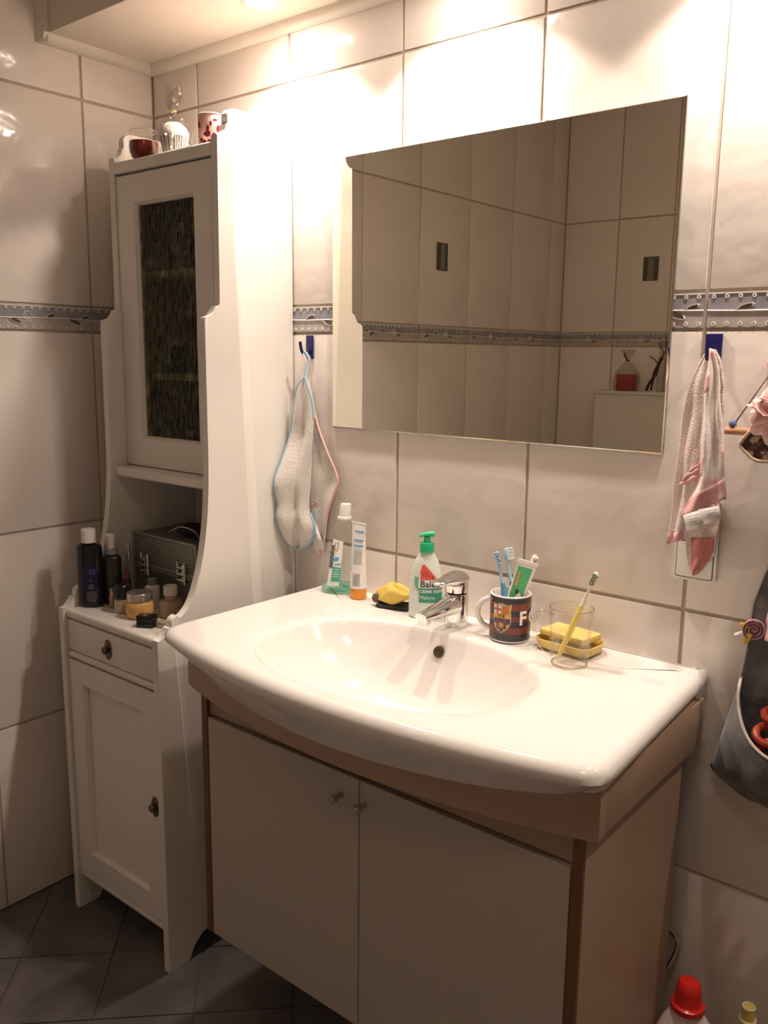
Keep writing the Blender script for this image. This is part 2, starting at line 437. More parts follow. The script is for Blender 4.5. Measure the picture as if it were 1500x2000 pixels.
tile_wall(wall_front, cf, rows_low+[(T_, CEIL)], lambda m: (m, RY-.0035), PI)
# floor laid diagonally, slabs trimmed at the walls
def clip(poly, x0, x1, y0, y1):
    for ax, v, sg in ((0, x0, 1), (0, x1, -1), (1, y0, 1), (1, y1, -1)):
        out = []
        for i, p in enumerate(poly):
            q = poly[(i+1) % len(poly)]; dp, dq = sg*(p[ax]-v), sg*(q[ax]-v)
            if dp >= 0: out.append(p)
            if dp*dq < 0:
                k = dp/(dp-dq); out.append((p[0]+(q[0]-p[0])*k, p[1]+(q[1]-p[1])*k))
        poly = out
        if len(poly) < 3: return []
    return poly
SP = .277
for i in range(-10, 14):
    for j in range(-4, 18):
        s0, d0 = -.097+SP*i, .47+SP*j; g = .0022
        poly = [((s+d)/2, (s-d)/2) for s, d in ((s0+g, d0+g), (s0+SP-g, d0+g), (s0+SP-g, d0+SP-g), (s0+g, d0+SP-g))]
        poly = clip(poly, .0, RX-.002, RY+.002, -.0)
        if len(poly) < 3: continue
        area = abs(sum(poly[k][0]*poly[(k+1) % len(poly)][1]-poly[(k+1) % len(poly)][0]*poly[k][1] for k in range(len(poly))))/2
        if area < 2e-4: continue
        t = B(); t.prism(poly, 'z', -.0025, 0, 0)
        o = obj('floor_tile', t, 'floor_tile', floor, smooth=False)
# cove mouldings under the soffit
def cove(n=7, r=.021):
    return [(0, 0), (0, r)] + [(r - r*.72*math.sin(a*PI/2/n) - 0, r - r*.0 - r*.0 - (r*(1-math.cos(a*PI/2/n)))*.98) for a in range(0)] + [(r, r), (r, r*.86), (r*.82, r*.55), (r*.5, r*.26), (r*.2, r*.08)]
prof = [(0, 0), (-.003, 0), (-.010, .003), (-.0165, .009), (-.020, .016), (-.021, .021), (0, .021)]
b = B(); b.prism([(y, SOF-.021+z) for y, z in prof], 'x', 0, RX); struct(obj('trim_1', b, 'trim_paint'))
b = B(); b.prism([(-y, SOF-.021+z) for y, z in prof], 'y', -.0, SOFY-.012); struct(obj('trim_2', b, 'trim_paint'))
b = B(); b.prism([(0, SOFY), (0, SOFY-.021), (.003, SOFY-.020), (.009, SOFY-.0165), (.016, SOFY-.010), (.021, SOFY-.003), (.021, SOFY)], 'z', SOF-.02, CEIL); struct(obj('trim_3', b, 'trim_paint'))

# ------------------------------------------------------------------ ceiling spotlights
def spotlight(x, y, label):
    t = thing('ceiling_spotlight', label, 'spotlight', (x, y, SOF), 0, 'recessed spotlights in the soffit')
    b = B(); b.lathe([(.026, 0), (.040, 0), (.041, -.003), (.037, -.006), (.030, -.007), (.027, -.004), (.026, 0)], 32, cap=False)
    obj('trim_ring', b, 'white_plastic', t)
    b = B(); b.lathe([(0, -.003), (.026, -.003)], 28, cap=False); obj('bulb', b, 'bulb', t)
    l = bpy.data.lights.new('beam', 'SPOT'); l.energy = BEAM_W; l.color = LAMP_COL; l.spot_size = math.radians(114); l.spot_blend = .16; l.shadow_soft_size = .022
    o = bpy.data.objects.new('beam', l); COL.objects.link(o); o.parent = t; o.location = (0, 0, -.012)
    l = bpy.data.lights.new('core', 'SPOT'); l.energy = CORE_W; l.color = LAMP_COL; l.spot_size = math.radians(108); l.spot_blend = 1.0; l.shadow_soft_size = .022
    o = bpy.data.objects.new('core', l); COL.objects.link(o); o.parent = t; o.location = (0, 0, -.012)
    l = bpy.data.lights.new('spill', 'AREA'); l.shape = 'DISK'; l.size = .05; l.energy = SPILL_W; l.color = LAMP_COL
    o = bpy.data.objects.new('spill', l); COL.objects.link(o); o.parent = t; o.location = (0, 0, -.009)
for (x, y), lb in zip(SPOTS, ('recessed ceiling spotlight above the tall white cabinet', 'recessed ceiling spotlight above the left half of the mirror', 'recessed ceiling spotlight above the right mirror edge', 'guessed unseen ceiling spotlight farthest right in the soffit')):
    spotlight(x, y, lb)

t = thing('added_fill_lamp', 'added unseen dome light filling the middle of the bathroom', 'lamp', (1.75, -1.15, CEIL+.05))  # added out of view to brighten far walls and cabinet fronts
b = B(); b.lathe([(.165, 0), (.165, -.018), (.15, -.022)], 40); obj('base', b, 'white_plastic', t)
b = B(); b.lathe([(.155, -.022), (.150, -.045), (.125, -.070), (.08, -.088), (0, -.095)], 40, cap=False); obj('fill_dome', b, 'fill_glow', t)

# ------------------------------------------------------------------ mirror
b = B()
b.box(.594, 1.316, -.009, -.0085+.0085, 1.1445, 1.686)
mir = B(); mir.box(.594, 1.316, -.0055, -.0005, 1.1445, 1.686)
mt = thing('wall_mirror', 'rectangular frameless mirror fixed to the white tiled wall', 'mirror', (.955, -.0005, 1.1445))
obj('backing', mir, 'mirror_edge', mt, world=True, smooth=False)
mir = B()
x0, x1, z0, z1, bv = .594, 1.316, 1.1445, 1.686, .002
o_ = [(x0, z0), (x1, z0), (x1, z1), (x0, z1)]; i_ = [(x0+bv, z0+bv), (x1-bv, z0+bv), (x1-bv, z1-bv), (x0+bv, z1-bv)]
vo = mir.verts([(p[0], -.0055, p[1]) for p in o_]); vi = mir.verts([(p[0], -.0075, p[1]) for p in i_])
mir.face(vi)
for k in range(4): mir.face([vo[k], vo[(k+1) % 4], vi[(k+1) % 4], vi[k]])
obj('glass', mir, 'mirror', mt, world=True, smooth=False)

# ------------------------------------------------------------------ tall cabinet
CX0, CX1, TH = .112, .474, .018
cab = thing('tall_bathroom_cabinet', 'tall white narrow cabinet with glass door standing in the tiled corner', 'cabinet', (.293, -.19, 0))
lowS = smooth_poly([(-.329, .772), (-.318, .778), (-.302, .793), (-.285, .825), (-.266, .885), (-.253, .955), (-.247, 1.02), (-.245, 1.08)], 28)
prof = ([(-.002, 0), (-.06, 0), (-.075, .03), (-.10, .05), (-.16, .056), (-.24, .056), (-.295, .05), (-.318, .03), (-.330, 0.0), (-.384, 0), (-.384, .736)]
        + [(-.372, .7365), (-.366, .741), (-.361, .748), (-.358, .757)] + [(-.350, .757)] + smooth_poly([(-.350, .763), (-.347, .772), (-.340, .777), (-.333, .778)], 9)
        + lowS + [(-.245, 1.36)] + smooth_poly([(-.243, 1.366), (-.232, 1.369), (-.222, 1.376), (-.216, 1.388)], 9) + [(-.207, 1.390), (-.205, 1.396), (-.205, 1.712)]
        + smooth_poly([(-.200, 1.713), (-.190, 1.716), (-.184, 1.724), (-.181, 1.735)], 9) + [(-.176, 1.737), (-.176, 1.742)]
        + smooth_poly([(-.178, 1.748), (-.176, 1.758), (-.168, 1.765), (-.156, 1.768)], 9) + [(-.002, 1.768)])
for xa, lb in ((CX0, None), (CX1-TH, None)):
    b = B(); b.prism(prof, 'x', xa, xa+TH, .0012); obj('side_panel', b, 'cabinet_white', cab, world=True, ang=30)
ix0, ix1 = CX0+TH, CX1-TH
b = B(); b.box(ix0, ix1, -.008, -.003, .06, 1.705); obj('back_panel', b, 'cabinet_white', cab, world=True, smooth=False)
b = B(); b.box(ix0, ix1, -.208, -.008, 1.677, 1.701, .004, 3); obj('top_board', b, 'cabinet_white', cab, world=True)
b = B(); b.box(ix0, ix1, -.236, -.008, 1.018, 1.041, .007, 3); obj('niche_board', b, 'cabinet_white', cab, world=True)
b = B(); b.box(ix0, ix1, -.378, -.008, .713, .735, .008, 3); obj('counter_board', b, 'cabinet_white', cab, world=True)
for z in (1.472, 1.252):
    b = B(); b.box(ix0, ix1, -.175, -.008, z-.015, z, .002); obj('shelf', b, 'cabinet_white', cab, world=True)
b = B(); b.box(ix0, ix1, -.352, -.008, .623, .635); obj('drawer_bottom_board', b, 'cabinet_white', cab, world=True, smooth=False)
b = B(); b.box(ix0, ix1, -.377, -.352, .622, .639, .006, 3); obj('middle_rail', b, 'cabinet_white', cab, world=True)
b = B(); b.box(ix0, ix1, -.377, -.008, .084, .100, .005, 3); obj('bottom_board', b, 'cabinet_white', cab, world=True)
def frame_door(x0, x1, z0, z1, y0, y1, fx, fz0, fz1, name, inner_bev, panel):
    """frame with a window, chamfered towards the opening"""
    b = B()
    o = [(x0, z0), (x1, z0), (x1, z1), (x0, z1)]; i = [(x0+fx, z0+fz0), (x1-fx, z0+fz0), (x1-fx, z1-fz1), (x0+fx, z1-fz1)]
    c = inner_bev; m = [(i[0][0]-c, i[0][1]-c), (i[1][0]+c, i[1][1]-c), (i[2][0]+c, i[2][1]+c), (i[3][0]-c, i[3][1]+c)]
    rings = [[(p[0], y1, p[1]) for p in i], [(p[0], y0+.008, p[1]) for p in i], [(p[0], y0, p[1]) for p in m],
             [(p[0], y0, p[1]) for p in o], [(p[0], y1, p[1]) for p in o], [(p[0], y1, p[1]) for p in i]]
    b.grid(rings, True); bmesh.ops.remove_doubles(b.bm, verts=b.bm.verts, dist=1e-6)
    d = obj(name, b, 'cabinet_white', cab, world=True, smooth=False)
    return d
gd = frame_door(ix0+.0015, ix1-.0015, 1.0435, 1.672, -.201, -.182, .066, .068, .064, 'glass_door', .006, None)
b = B(); b.box(ix0+.066, ix1-.066, -.192, -.188, 1.110, 1.610); obj('pane', b, 'pane', gd, world=True, smooth=False)['label'] = 'dark rain-textured glass pane'
ld = frame_door(ix0+.0015, ix1-.0015, .1025, .6195, -.377, -.358, .057, .062, .058, 'lower_door', .007, None)
b = B(); b.box(ix0+.05, ix1-.05, -.3655, -.359, .155, .57); obj('door_panel', b, 'cabinet_white', ld, world=True, smooth=False)
b = B(); b.box(ix0+.0015, ix1-.0015, -.375, -.357, .6415, .7105, .0015); dr = obj('drawer', b, 'cabinet_white', cab, world=True)
def cup_knob(x, y, z, par):
    b = B(); m = Matrix.Translation((x, y, z)) @ Matrix.Rotation(PI/2, 4, 'X')
    b.lathe([(0, 0), (.014, 0), (.0145, .002), (.012, .0032), (.009, .0035)], 24, sx=.85, sy=1.55)
    b.lathe([(.0045, .002), (.0042, .005), (.0075, .007), (.0088, .010), (.0075, .0130), (0, .0145)], 18)
    b.xform(m); obj('knob', b, 'brass_dark', par, world=True)['label'] = 'dark antique brass knob on oval plate'
cup_knob(.288, -.375, .675, dr); cup_knob(.437, -.377, .368, ld)

# ------------------------------------------------------------------ vanity
van = thing('vanity_cabinet', 'wall-hung beech washbasin cabinet with two pale doors under the sink', 'cabinet', (1.005, -.2, .185))
AX0, AX1, AYE, AYB = .592, 1.422, .402, .062
acx = (AX0+AX1)/2; ahw = (AX1-AX0)/2
def bow(x): u = (x-acx)/ahw; return -(AYE+AYB*max(0, 1-u*u))
N = 40; pf = [(AX0+(AX1-AX0)*i/N) for i in range(N+1)]
poly = [(x, bow(x)) for x in pf] + [(x, bow(x)+.018) for x in reversed(pf)]
b = B(); b.prism(poly, 'z', .684, .7615, .002); obj('apron', b, 'beech', van, world=True)
b = B(); b.box(AX0+.003, AX0+.021, -.388, -.02, .684, .7615, .001); obj('apron_return', b, 'beech', van, world=True)
b = B(); b.box(AX1-.021, AX1-.003, -.384, -.02, .684, .7615, .001); obj('apron_return', b, 'beech', van, world=True)
for xa in (.625, 1.386):
    b = B(); b.box(xa, xa+.0165, -.394, -.055, .186, .683); obj('side_panel', b, 'beech', van, world=True, smooth=False)
    b = B(); b.box(xa+.0004, xa+.0161, -.400, -.3942, .186, .683); obj('edge_strip', b, 'brown_edge', van, world=True, smooth=False)['label'] = 'dark brown edge strip'
b = B(); b.box(.6415, 1.386, -.392, -.375, .6365, .683); obj('top_rail', b, 'beech', van, world=True, smooth=False)
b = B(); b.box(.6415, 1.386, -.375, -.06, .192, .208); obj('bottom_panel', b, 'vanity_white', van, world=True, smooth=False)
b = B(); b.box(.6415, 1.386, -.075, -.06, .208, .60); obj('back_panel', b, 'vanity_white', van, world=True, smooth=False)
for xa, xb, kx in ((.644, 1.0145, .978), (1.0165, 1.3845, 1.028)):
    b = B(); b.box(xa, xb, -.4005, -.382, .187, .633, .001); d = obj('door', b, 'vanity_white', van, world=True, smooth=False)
    b = B(); b.lathe([(0, 0), (.0045, 0), (.0045, .012), (.0075, .016), (.0075, .026), (.006, .028), (0, .028)], 20)
    b.xform(Matrix.Translation((kx, -.4005, .596)) @ Matrix.Rotation(PI/2, 4, 'X')); obj('knob', b, 'steel', d, world=True)

# ------------------------------------------------------------------ washbasin
SX, SZ = .993, .80
BCX, BCY, BA, BBB = .990, -.293, .250, .170
def outline():
    pts = []; rc = .028
    def front(u): return -(.440 + .066*(1-u*u))
    hwB, hwF, hwL = .4215, .448, .434
    # closed polygon, dense: back edge, right edge, front bow, left edge
    nb, ns, nf = 40, 30, 80
    raw = []
    for i in range(nb): raw.append((SX-hwB + 2*hwB*i/nb, 0.0))
    for i in range(ns): v = i/ns; raw.append((SX+hwB+(hwF-hwB)*v, -.440*v))
    for i in range(nf): u = 1-2*i/nf; raw.append((SX+(hwF if u > 0 else hwL)*u, front(u)))
    for i in range(ns): v = 1-i/ns; raw.append((SX-hwB-(hwL-hwB)*v, -.440*v))
    # round the corners by a few smoothing passes on front corners
    n = len(raw); P_ = [Vector(p) for p in raw]
    for _ in range(6):
        Q = [p.copy() for p in P_]
        for k in range(n):
            if P_[k].y < -.02: Q[k] = (P_[k-1]+P_[k]*2+P_[(k+1) % n])/4
        P_ = Q
    return P_
OL = outline(); NO = len(OL)
nor = []
for k in range(NO):
    t = (OL[(k+1) % NO]-OL[k-1]).normalized(); nv = Vector((-t.y, t.x))     # outline runs clockwise seen from above
    if nv.dot(Vector((SX, -.22))-OL[k]) > 0: nv = -nv
    if OL[k].y > -1e-4: nv = Vector((0, 1)) if 2 < k < 38 else nv
    nor.append(nv)
def topz(x, y):
    z = SZ
    if y > -.030: z += .007*max(0, min(1, (y+.030)/.014))
    return z
def bowl_edge(a):
    c, s_ = math.cos(a), math.sin(a); e = 2.35
    r = (abs(c/BA)**e + abs(s_/BBB)**e)**(-1/e); return r*c, r*s_
b = B(); rows = []
ang_ = [math.atan2(p.y-BCY, p.x-BCX) for p in OL]
BE = [bowl_edge(a) for a in ang_]
for t in [.03, .12, .22, .32, .42, .52, .62, .70, .78, .85, .91, .955, .985, 1.0, 1.015, 1.035]:
    d = .135*(1-min(1, t)**2.6)**.85
    if t > .955: d = {.985: .0085, 1.0: .0035, 1.015: .0010, 1.035: 0}.get(t, d)
    rows.append([(BCX+e[0]*t, BCY+e[1]*t, SZ-d) for e in BE])
for t in (.15, .3, .45, .6, .72, .82, .9, .96, 1.0):
    row = []
    for k in range(NO):
        st = Vector((BCX+BE[k][0]*1.035, BCY+BE[k][1]*1.035)); en = OL[k]-nor[k]*.020
        p = st.lerp(en, t); row.append((p.x, p.y, topz(p.x, p.y)))
    rows.append(row)
for k_ in range(9):
    row = []
    for k in range(NO):
        p, nv = OL[k], nor[k]; u = (p.x-SX)/.448
        isf = max(0.0, min(1.0, (-p.y-.40)/.04)); bl = max(0, 1-u*u)
        zt = topz(p.x, p.y)
        zb = .756 - isf*.058*bl**.9; ins = .014 + isf*(.026+.010*bl)
        if p.y > -.001: ins = 0
        if k_ < 5:
            a = PI/2*k_/4; off = -.020+.020*math.sin(a); z = zt-.020*(1-math.cos(a))
            if k_ == 0: off = -.0199
        else:
            f = (k_-4)/4; z = (zt-.020)*(1-f)+zb*f; off = -ins*(f**1.05)
        q = p+nv*off; q.y = min(q.y, -.0006) if p.y > -.02 else q.y
        row.append((q.x, q.y, z))
    rows.append(row)
under = [(SX+(p[0]-SX)*.86, -.21+(p[1]+.21)*.78, .70) for p in rows[-1]]
rows.append([(SX+(p[0]-SX)*.955, -.21+(p[1]+.21)*.90, p[2]+.006) for p in rows[-1]])
vr = b.grid(rows, True); b.face(vr[0])
sink = thing('washbasin', 'white ceramic washbasin with bowed front and oval bowl on beech cabinet', 'sink', (SX, -.2, .70))
obj('basin', b, 'ceramic', sink, world=True, ang=60)
b = B(); b.lathe([(0, .003), (.018, .003), (.026, .004), (.030, .001), (.030, -.002)], 24, (BCX, BCY)); b.xform(Matrix.Translation((0, 0, SZ-.1345)))
obj('drain', b, 'chrome', sink, world=True)
b = B(); b.lathe([(0, .001), (.0075, .0012), (.0085, .003), (.0105, .0032), (.0115, 0)], 20)
b.xform(Matrix.Translation((.979, -.1385, .7675)) @ Matrix.Rotation(math.radians(62), 4, 'X')); obj('overflow_hole', b, 'brass_dark', sink, world=True)

# ------------------------------------------------------------------ faucet
fa = thing('mixer_tap', 'chrome single-lever mixer tap behind the sink bowl', 'faucet', (.968, -.070, SZ))
b = B(); b.lathe([(.0, 0), (.0215, 0), (.0225, .004), (.0222, .015), (.0225, .04), (.0225, .058), (.0205, .063), (0, .0635)], 32); obj('body', b, 'chrome', fa)
b = B(); rows = []
for i in range(13):
    t = i/12; y = -.004-.108*t; z = .0425 - .002*t; rx = .0205-.0075*t; rz = .0150*(1-t)**1.2+.0068
    rows.append([(rx*math.cos(a*2*PI/20), y, z+rz*math.sin(a*2*PI/20)) for a in range(20)])
vr = b.grid(rows, True); b.face(vr[-1]); b.face(vr[0]); obj('spout', b, 'chrome', fa)
b = B(); b.lathe([(.010, 0), (.0108, .001), (.0105, .009), (.009, .010)], 18, (0, -.100)); b.xform(Matrix.Translation((0, 0, .0265))); obj('aerator', b, 'chrome', fa)
b = B(); b.lathe([(.0195, .0645), (.0215, .066), (.0225, .076), (.0215, .086), (.012, .093), (0, .094)], 30)
obj('lever_dome', b, 'chrome', fa)
b = B(); rows = []
for i in range(12):
    t = i/11; y = .019-.088*t; z = .0880 + .0025*math.sin(t*PI) + .004*t; e_ = min(1, (t/.12)**.5)*min(1, ((1-t)/.1+.12)**.5); hw = (.0245-.0105*t)*e_; th = (.0165-.0120*t)*e_
    rows.append([(hw*math.cos(a*2*PI/18), y, z+th*math.sin(a*2*PI/18)) for a in range(18)])
vr = b.grid(rows, True); b.face(vr[-1]); b.face(vr[0]); obj('lever', b, 'chrome', fa)

# ------------------------------------------------------------------ things on the washbasin
TZ = SZ + .0004
# clear mouthwash bottle
t = thing('mouthwash_bottle', 'clear mouthwash bottle with white cap and teal label beside the tall cabinet', 'bottle', (.645, -.046, TZ), math.radians(36)); t.scale = (1.07, 1.07, 1.15)
def shear(p): return (p[0]+.10*p[2]*(1 if p[2] < .2 else 1), p[1], p[2])
bp = [(.030, 0), (.0325, .003), (.0325, .03), (.030, .07), (.0265, .105), (.022, .122), (.0135, .131), (.012, .134), (.012, .14)]
b = B(); b.lathe(bp, 32, sy=.72, cap=True, fn=shear); obj('body', b, 'mouthwash_glass', t)
b = B(); b.lathe([(0, .004), (.0305, .004), (.0308, .016), (0, .016)], 32, sy=.70, fn=shear); obj('liquid', b, 'wash_teal', t)['label'] = 'rest of teal mouthwash'
b = B(); b.lathe([(.0135, .137), (.0145, .1375), (.0145, .141), (.0115, .142), (.0108, .163), (.010, .165), (0, .165)], 28, fn=shear); obj('cap', b, 'white_plastic', t)
def bot_surf(rad, sy, off, sh=0.0):
    def f(x, z):
        r = interp_r(rad, z); a = max(-.999, min(.999, x/r)); y = -(r*sy+off)*math.sqrt(1-a*a)
        return (x*(1+off/r)+sh*z, y-.0001, z)
    return f
def interp_r(prof_, z):
    for (r0_, z0_), (r1_, z1_) in zip(prof_, prof_[1:]):
        if z0_ <= z <= z1_ and z1_ > z0_: return r0_+(r1_-r0_)*(z-z0_)/(z1_-z0_)
    return prof_[-1][0]
fs = bot_surf(bp, .72, .0006, .10)
b = B(); b.mi = 0; b.patch([(-.020, .016), (.004, .016), (.004, .098), (-.016, .103), (-.018, .060)], fs)
fs2 = bot_surf(bp, .72, .0011, .10)
b.mi = 1; b.patch([(-.0125, .024), (.004, .024), (.004, .050), (-.0115, .052)], fs2)
b.mi = 2; text_patch(b, 'dentalux', .0125, bot_surf(bp, .72, .0016, .10), -.0155, .070, rot=PI/2, bold=.0003)
b.mi = 3
b.patch([(-.011, .061), (-.002, .063), (-.001, .069), (-.008, .070), (-.012, .066)], fs2); b.patch([(-.008, .054), (.003, .055), (.003, .058), (-.008, .057)], fs2)
b.mi = 4; fs3 = bot_surf(bp, .72, .0016, .10)
for z in (.046, .041, .037, .033): b.patch([(-.010, z), (.001, z+.0004), (.001, z+.0016), (-.010, z+.0012)], fs3)
sh_ = [(-.011, .096), (-.0075, .0955), (-.004, .096), (-.0042, .086), (-.0075, .080), (-.0108, .086)]
b.mi = 2
for p, q in zip(sh_, sh_[1:]+sh_[:1]): b.tube([fs3(*p), fs3(*q)], .0004, 4)
obj('label', b, ['print_white', 'label_teal', 'ink', 'label_blue', 'print_white'], t, smooth=False, recalc=False)['label'] = 'white and teal label with dark upright lettering'
# toothpaste tube standing on its orange cap
t = thing('toothpaste_tube', 'cream toothpaste tube standing on its orange cap beside the clear bottle', 'tube', (.711, -.0535, TZ), math.radians(-8)); t.scale = (1.05, 1.05, 1.12)
b = B(); b.lathe([(.0155, 0), (.0165, .001), (.0165, .018), (.0158, .0195), (0, .0195)], 28); obj('cap', b, 'orange_cap', t)
b = B(); rows = []
for i in range(14):
    q = i/13; z = .020+.118*q; rx = .0165 + .004*q; ry = .0165*(1-q)**.8+.0006
    rows.append([(rx*math.cos(a*2*PI/28), ry*math.sin(a*2*PI/28), z) for a in range(28)])
vr = b.grid(rows, True); b.face(vr[0]); b.face(vr[-1]); tb = obj('tube_body', b, 'print_white', t)
def tube_s(off):
    def f(x, z):
        q = max(0, min(1, (z-.020)/.118)); rx = .0165+.004*q; ry = .0165*(1-q)**.8+.0006+off; a = max(-.99, min(.99, x/rx)); return (x, -ry*math.sqrt(1-a*a)-.0002, z)
    return f
b = B(); f1, f2 = tube_s(.0005), tube_s(.0010)
b.mi = 0
for z in (.124, .108, .098): b.patch([(-.006, z), (.017, z+.001), (.017, z+.004), (-.006, z+.003)], f1, .003)
b.mi = 1
for i in range(9): b.patch([(-.004, .066+i*.0031), (.016, .0665+i*.0031), (.016, .0676+i*.0031), (-.004, .0672+i*.0031)], f1, .003)
b.mi = 2
for i in range(10): b.patch([(.0, .026+i*.0024), (.014, .0262+i*.0024), (.014, .0274+i*.0024), (.0, .0272+i*.0024)], f1, .003)
b.mi = 3; b.patch(ellipse(-.011, .055, .0022, .003, 12), f1, .003)
obj('print', b, ['label_blue', 'ink_soft', 'ink_soft', 'melon_red'], t, smooth=False, recalc=False)
b = B(); b.box(-.0205, .0205, -.0008, .0008, .136, .1425, .0004); obj('crimp', b, 'print_white', t)
# yellow cloth on dark sponge
t = thing('cleaning_sponge', 'crumpled yellow cleaning cloth on a dark scouring pad beside the soap bottle', 'sponge', (.806, -.056, TZ), math.radians(14)); t.scale = (1.15, 1.1, 1.1)
b = B(); b.box(-.026, .034, -.020, .018, 0, .008, .003); obj('scouring_pad', b, 'sponge_dark', t)
b = B(); rows = []
for i in range(15):
    ph = PI*i/14
    row = []
    for j in range(26):
        a = 2*PI*j/26
        k = 1+.10*math.sin(3*a+1.2*i*.5)+.07*math.sin(5*a-i)
        row.append((.004+.033*math.sin(ph)*math.cos(a)*k, .023*math.sin(ph)*math.sin(a)*k, .0245 - .0165*math.cos(ph)*(1-.25*math.cos(a)) + .004*math.sin(2*a+ph*2)))
    rows.append(row)
b.grid(rows, True); obj('yellow_cloth', b, 'yellow_cloth', t, ang=80)
b = B(); b.lathe([(0, .006), (.009, .008), (.0115, .014), (.009, .021), (0, .023)], 16, (-.027, -.006), sx=1.0); obj('brown_sponge', b, 'sponge_brown', t)
# soap dispenser
t = thing('soap_dispenser', 'white cream soap bottle with green pump behind the tap', 'soap bottle', (.8925, -.064, TZ), math.radians(33)); t.scale = (1.05, 1.05, 1.07)
sp = [(.029, 0), (.0315, .003), (.0318, .020), (.0312, .045), (.0290, .070), (.0255, .090), (.0205, .106), (.0150, .115), (.0125, .119), (.0125, .123)]
b = B(); b.lathe(sp, 36, sy=.60); obj('bottle', b, 'soap_bottle', t)
b = B(); b.lathe([(.0125, .1195), (.0132, .120), (.0132, .134), (.0122, .1365), (.006, .137), (.0058, .147), (0, .147)], 26); obj('pump_collar', b, 'green_pump', t)
b = B(); rows = []
for i in range(9):
    q = i/8; x = .013-.028*q; rows.append([(x, .0085*(1-.45*q)*math.cos(a*2*PI/14), .1525-.0045*q**2+.0055*(1-.45*q)*math.sin(a*2*PI/14)) for a in range(14)])
vr = b.grid(rows, True); b.face(vr[0]); b.face(vr[-1]); obj('pump_head', b, 'green_pump', t)
f1, f2, f3 = bot_surf(sp, .60, .0005), bot_surf(sp, .60, .0010), bot_surf(sp, .60, .0015)
b = B()
b.mi = 0; b.patch([(-.012, .030), (.0295, .030), (.0285, .056), (-.012, .056)], f1)                   # teal panel
b.mi = 1; b.patch([(-.013, .0565), (.0285, .0565), (.0275, .071), (-.013, .071)], f1)                # white name band
b.mi = 2; b.patch(ellipse(.004, .086, .018, .021, 22), bot_surf(sp, .60, .0003))                                       # pale melon rind
b.mi = 3; b.patch([(-.009, .072), (.020, .072), (.016, .078), (.006, .090), (-.003, .099), (-.007, .098), (-.010, .086)], f2)
b.mi = 4
for x, z in ((-.001, .086), (.003, .083), (.007, .080), (.011, .077), (.001, .079), (.012, .0755), (-.004, .081)): b.patch(ellipse(x, z, .0010, .0016, 8), f3)
b.mi = 5; b.patch([(-.020, .077), (-.014, .075), (-.012, .066), (-.013, .050), (-.019, .058), (-.021, .068)], f1)
b.mi = 4; text_patch(b, 'Balea', .0165, f2, .0075, .0635, bold=.00025)
b.mi = 6; text_patch(b, 'CREME SEIFE', .0072, f2, -.0105, .0505, align='LEFT', bold=.00012); text_patch(b, 'Melone', .0090, f2, -.0105, .0395, align='LEFT')
obj('label', b, ['teal_label', 'print_white', 'melon_pale', 'melon_red', 'ink', 'leaf_green', 'print_white'], t, smooth=False, recalc=False)['label'] = 'green and white label with a melon slice'

# football mug
MR, MH = .0365, .0855
MUGP = (1.085, -.072)
t = thing('striped_mug', 'navy and dark red striped mug with a crest holding toothbrushes', 'mug', (*MUGP, TZ), 0)
b = B()
b.mi = 1
prof_o = [(0, 0), (.031, 0), (.0345, .0015), (MR, .005)]
b.lathe(prof_o, 40, cap=False)
bands = [(.005, .018, 2), (.018, .030, 3), (.030, .041, 2), (.041, .0505, 3), (.0505, .0605, 2), (.0605, .073, 3), (.073, .083, 2)]
for za, zb, mi in bands: b.mi = mi; b.lathe([(MR, za), (MR, zb)], 40, cap=False)
b.mi = 0; b.lathe([(MR, .083), (MR, MH-.001), (MR-.001, MH), (MR-.0025, MH), (MR-.0035, MH-.002), (MR-.0035, .008), (MR-.008, .005), (0, .0048)], 40, cap=False)
bmesh.ops.remove_doubles(b.bm, verts=b.bm.verts, dist=1e-6)
obj('cup', b, ['mug_white', 'mug_white', 'mug_navy', 'mug_red'], t)
ha = math.radians(200)   # handle towards the left of the picture
b = B(); pts = []
for i in range(17):
    a = PI/2+PI*i/16; pts.append((MR-.002+.0245*-math.cos(a)*1.0, 0, .044+.027*math.sin(a)))
b.tube(smooth_poly(pts, 32), .0048, 10); b.xform(Matrix.Rotation(ha, 4, 'Z')); obj('handle', b, 'mug_white', t)
fa0 = math.atan2(CAM.y-MUGP[1], CAM.x-MUGP[0])          # crest side faces the room
def mug_s(off, a0):
    def f(x, z): a = a0+x/MR; return ((MR+off)*math.cos(a), (MR+off)*math.sin(a), z)
    return f
ac = fa0-.42
m1, m2, m3 = mug_s(.0005, ac), mug_s(.0009, ac), mug_s(.0013, ac)
def shield(s, dz=0):
    pts = [(-.018, .068), (-.0165, .0735), (-.0125, .0705), (-.006, .0722), (0, .0745), (.006, .0722), (.0125, .0705), (.0165, .0735), (.018, .068), (.0162, .060), (.0175, .048), (.0165, .036), (.011, .027), (.004, .0225), (0, .0195), (-.004, .0225), (-.011, .027), (-.0165, .036), (-.0175, .048), (-.0162, .060)]
    return [(x*s, .047+(z-.047)*s) for x, z in pts]
b = B()
b.mi = 0; b.patch(shield(1.0), m1)
b.mi = 1; b.patch([(-.0148, .0545), (-.0008, .0545), (-.0008, .0700), (-.006, .0698), (-.0120, .0685), (-.0150, .0690)], m2)        # white quarter
b.mi = 2; b.patch([(-.0093, .0545), (-.0063, .0545), (-.0063, .0698), (-.0093, .0692)], m3); b.patch([(-.0148, .0605), (-.0008, .0605), (-.0008, .0638), (-.0148, .0638)], m3)
b.mi = 3; b.patch([(.0008, .0545), (.0148, .0545), (.0150, .0690), (.0120, .0685), (.006, .0698), (.0008, .0700)], m2)
b.mi = 2
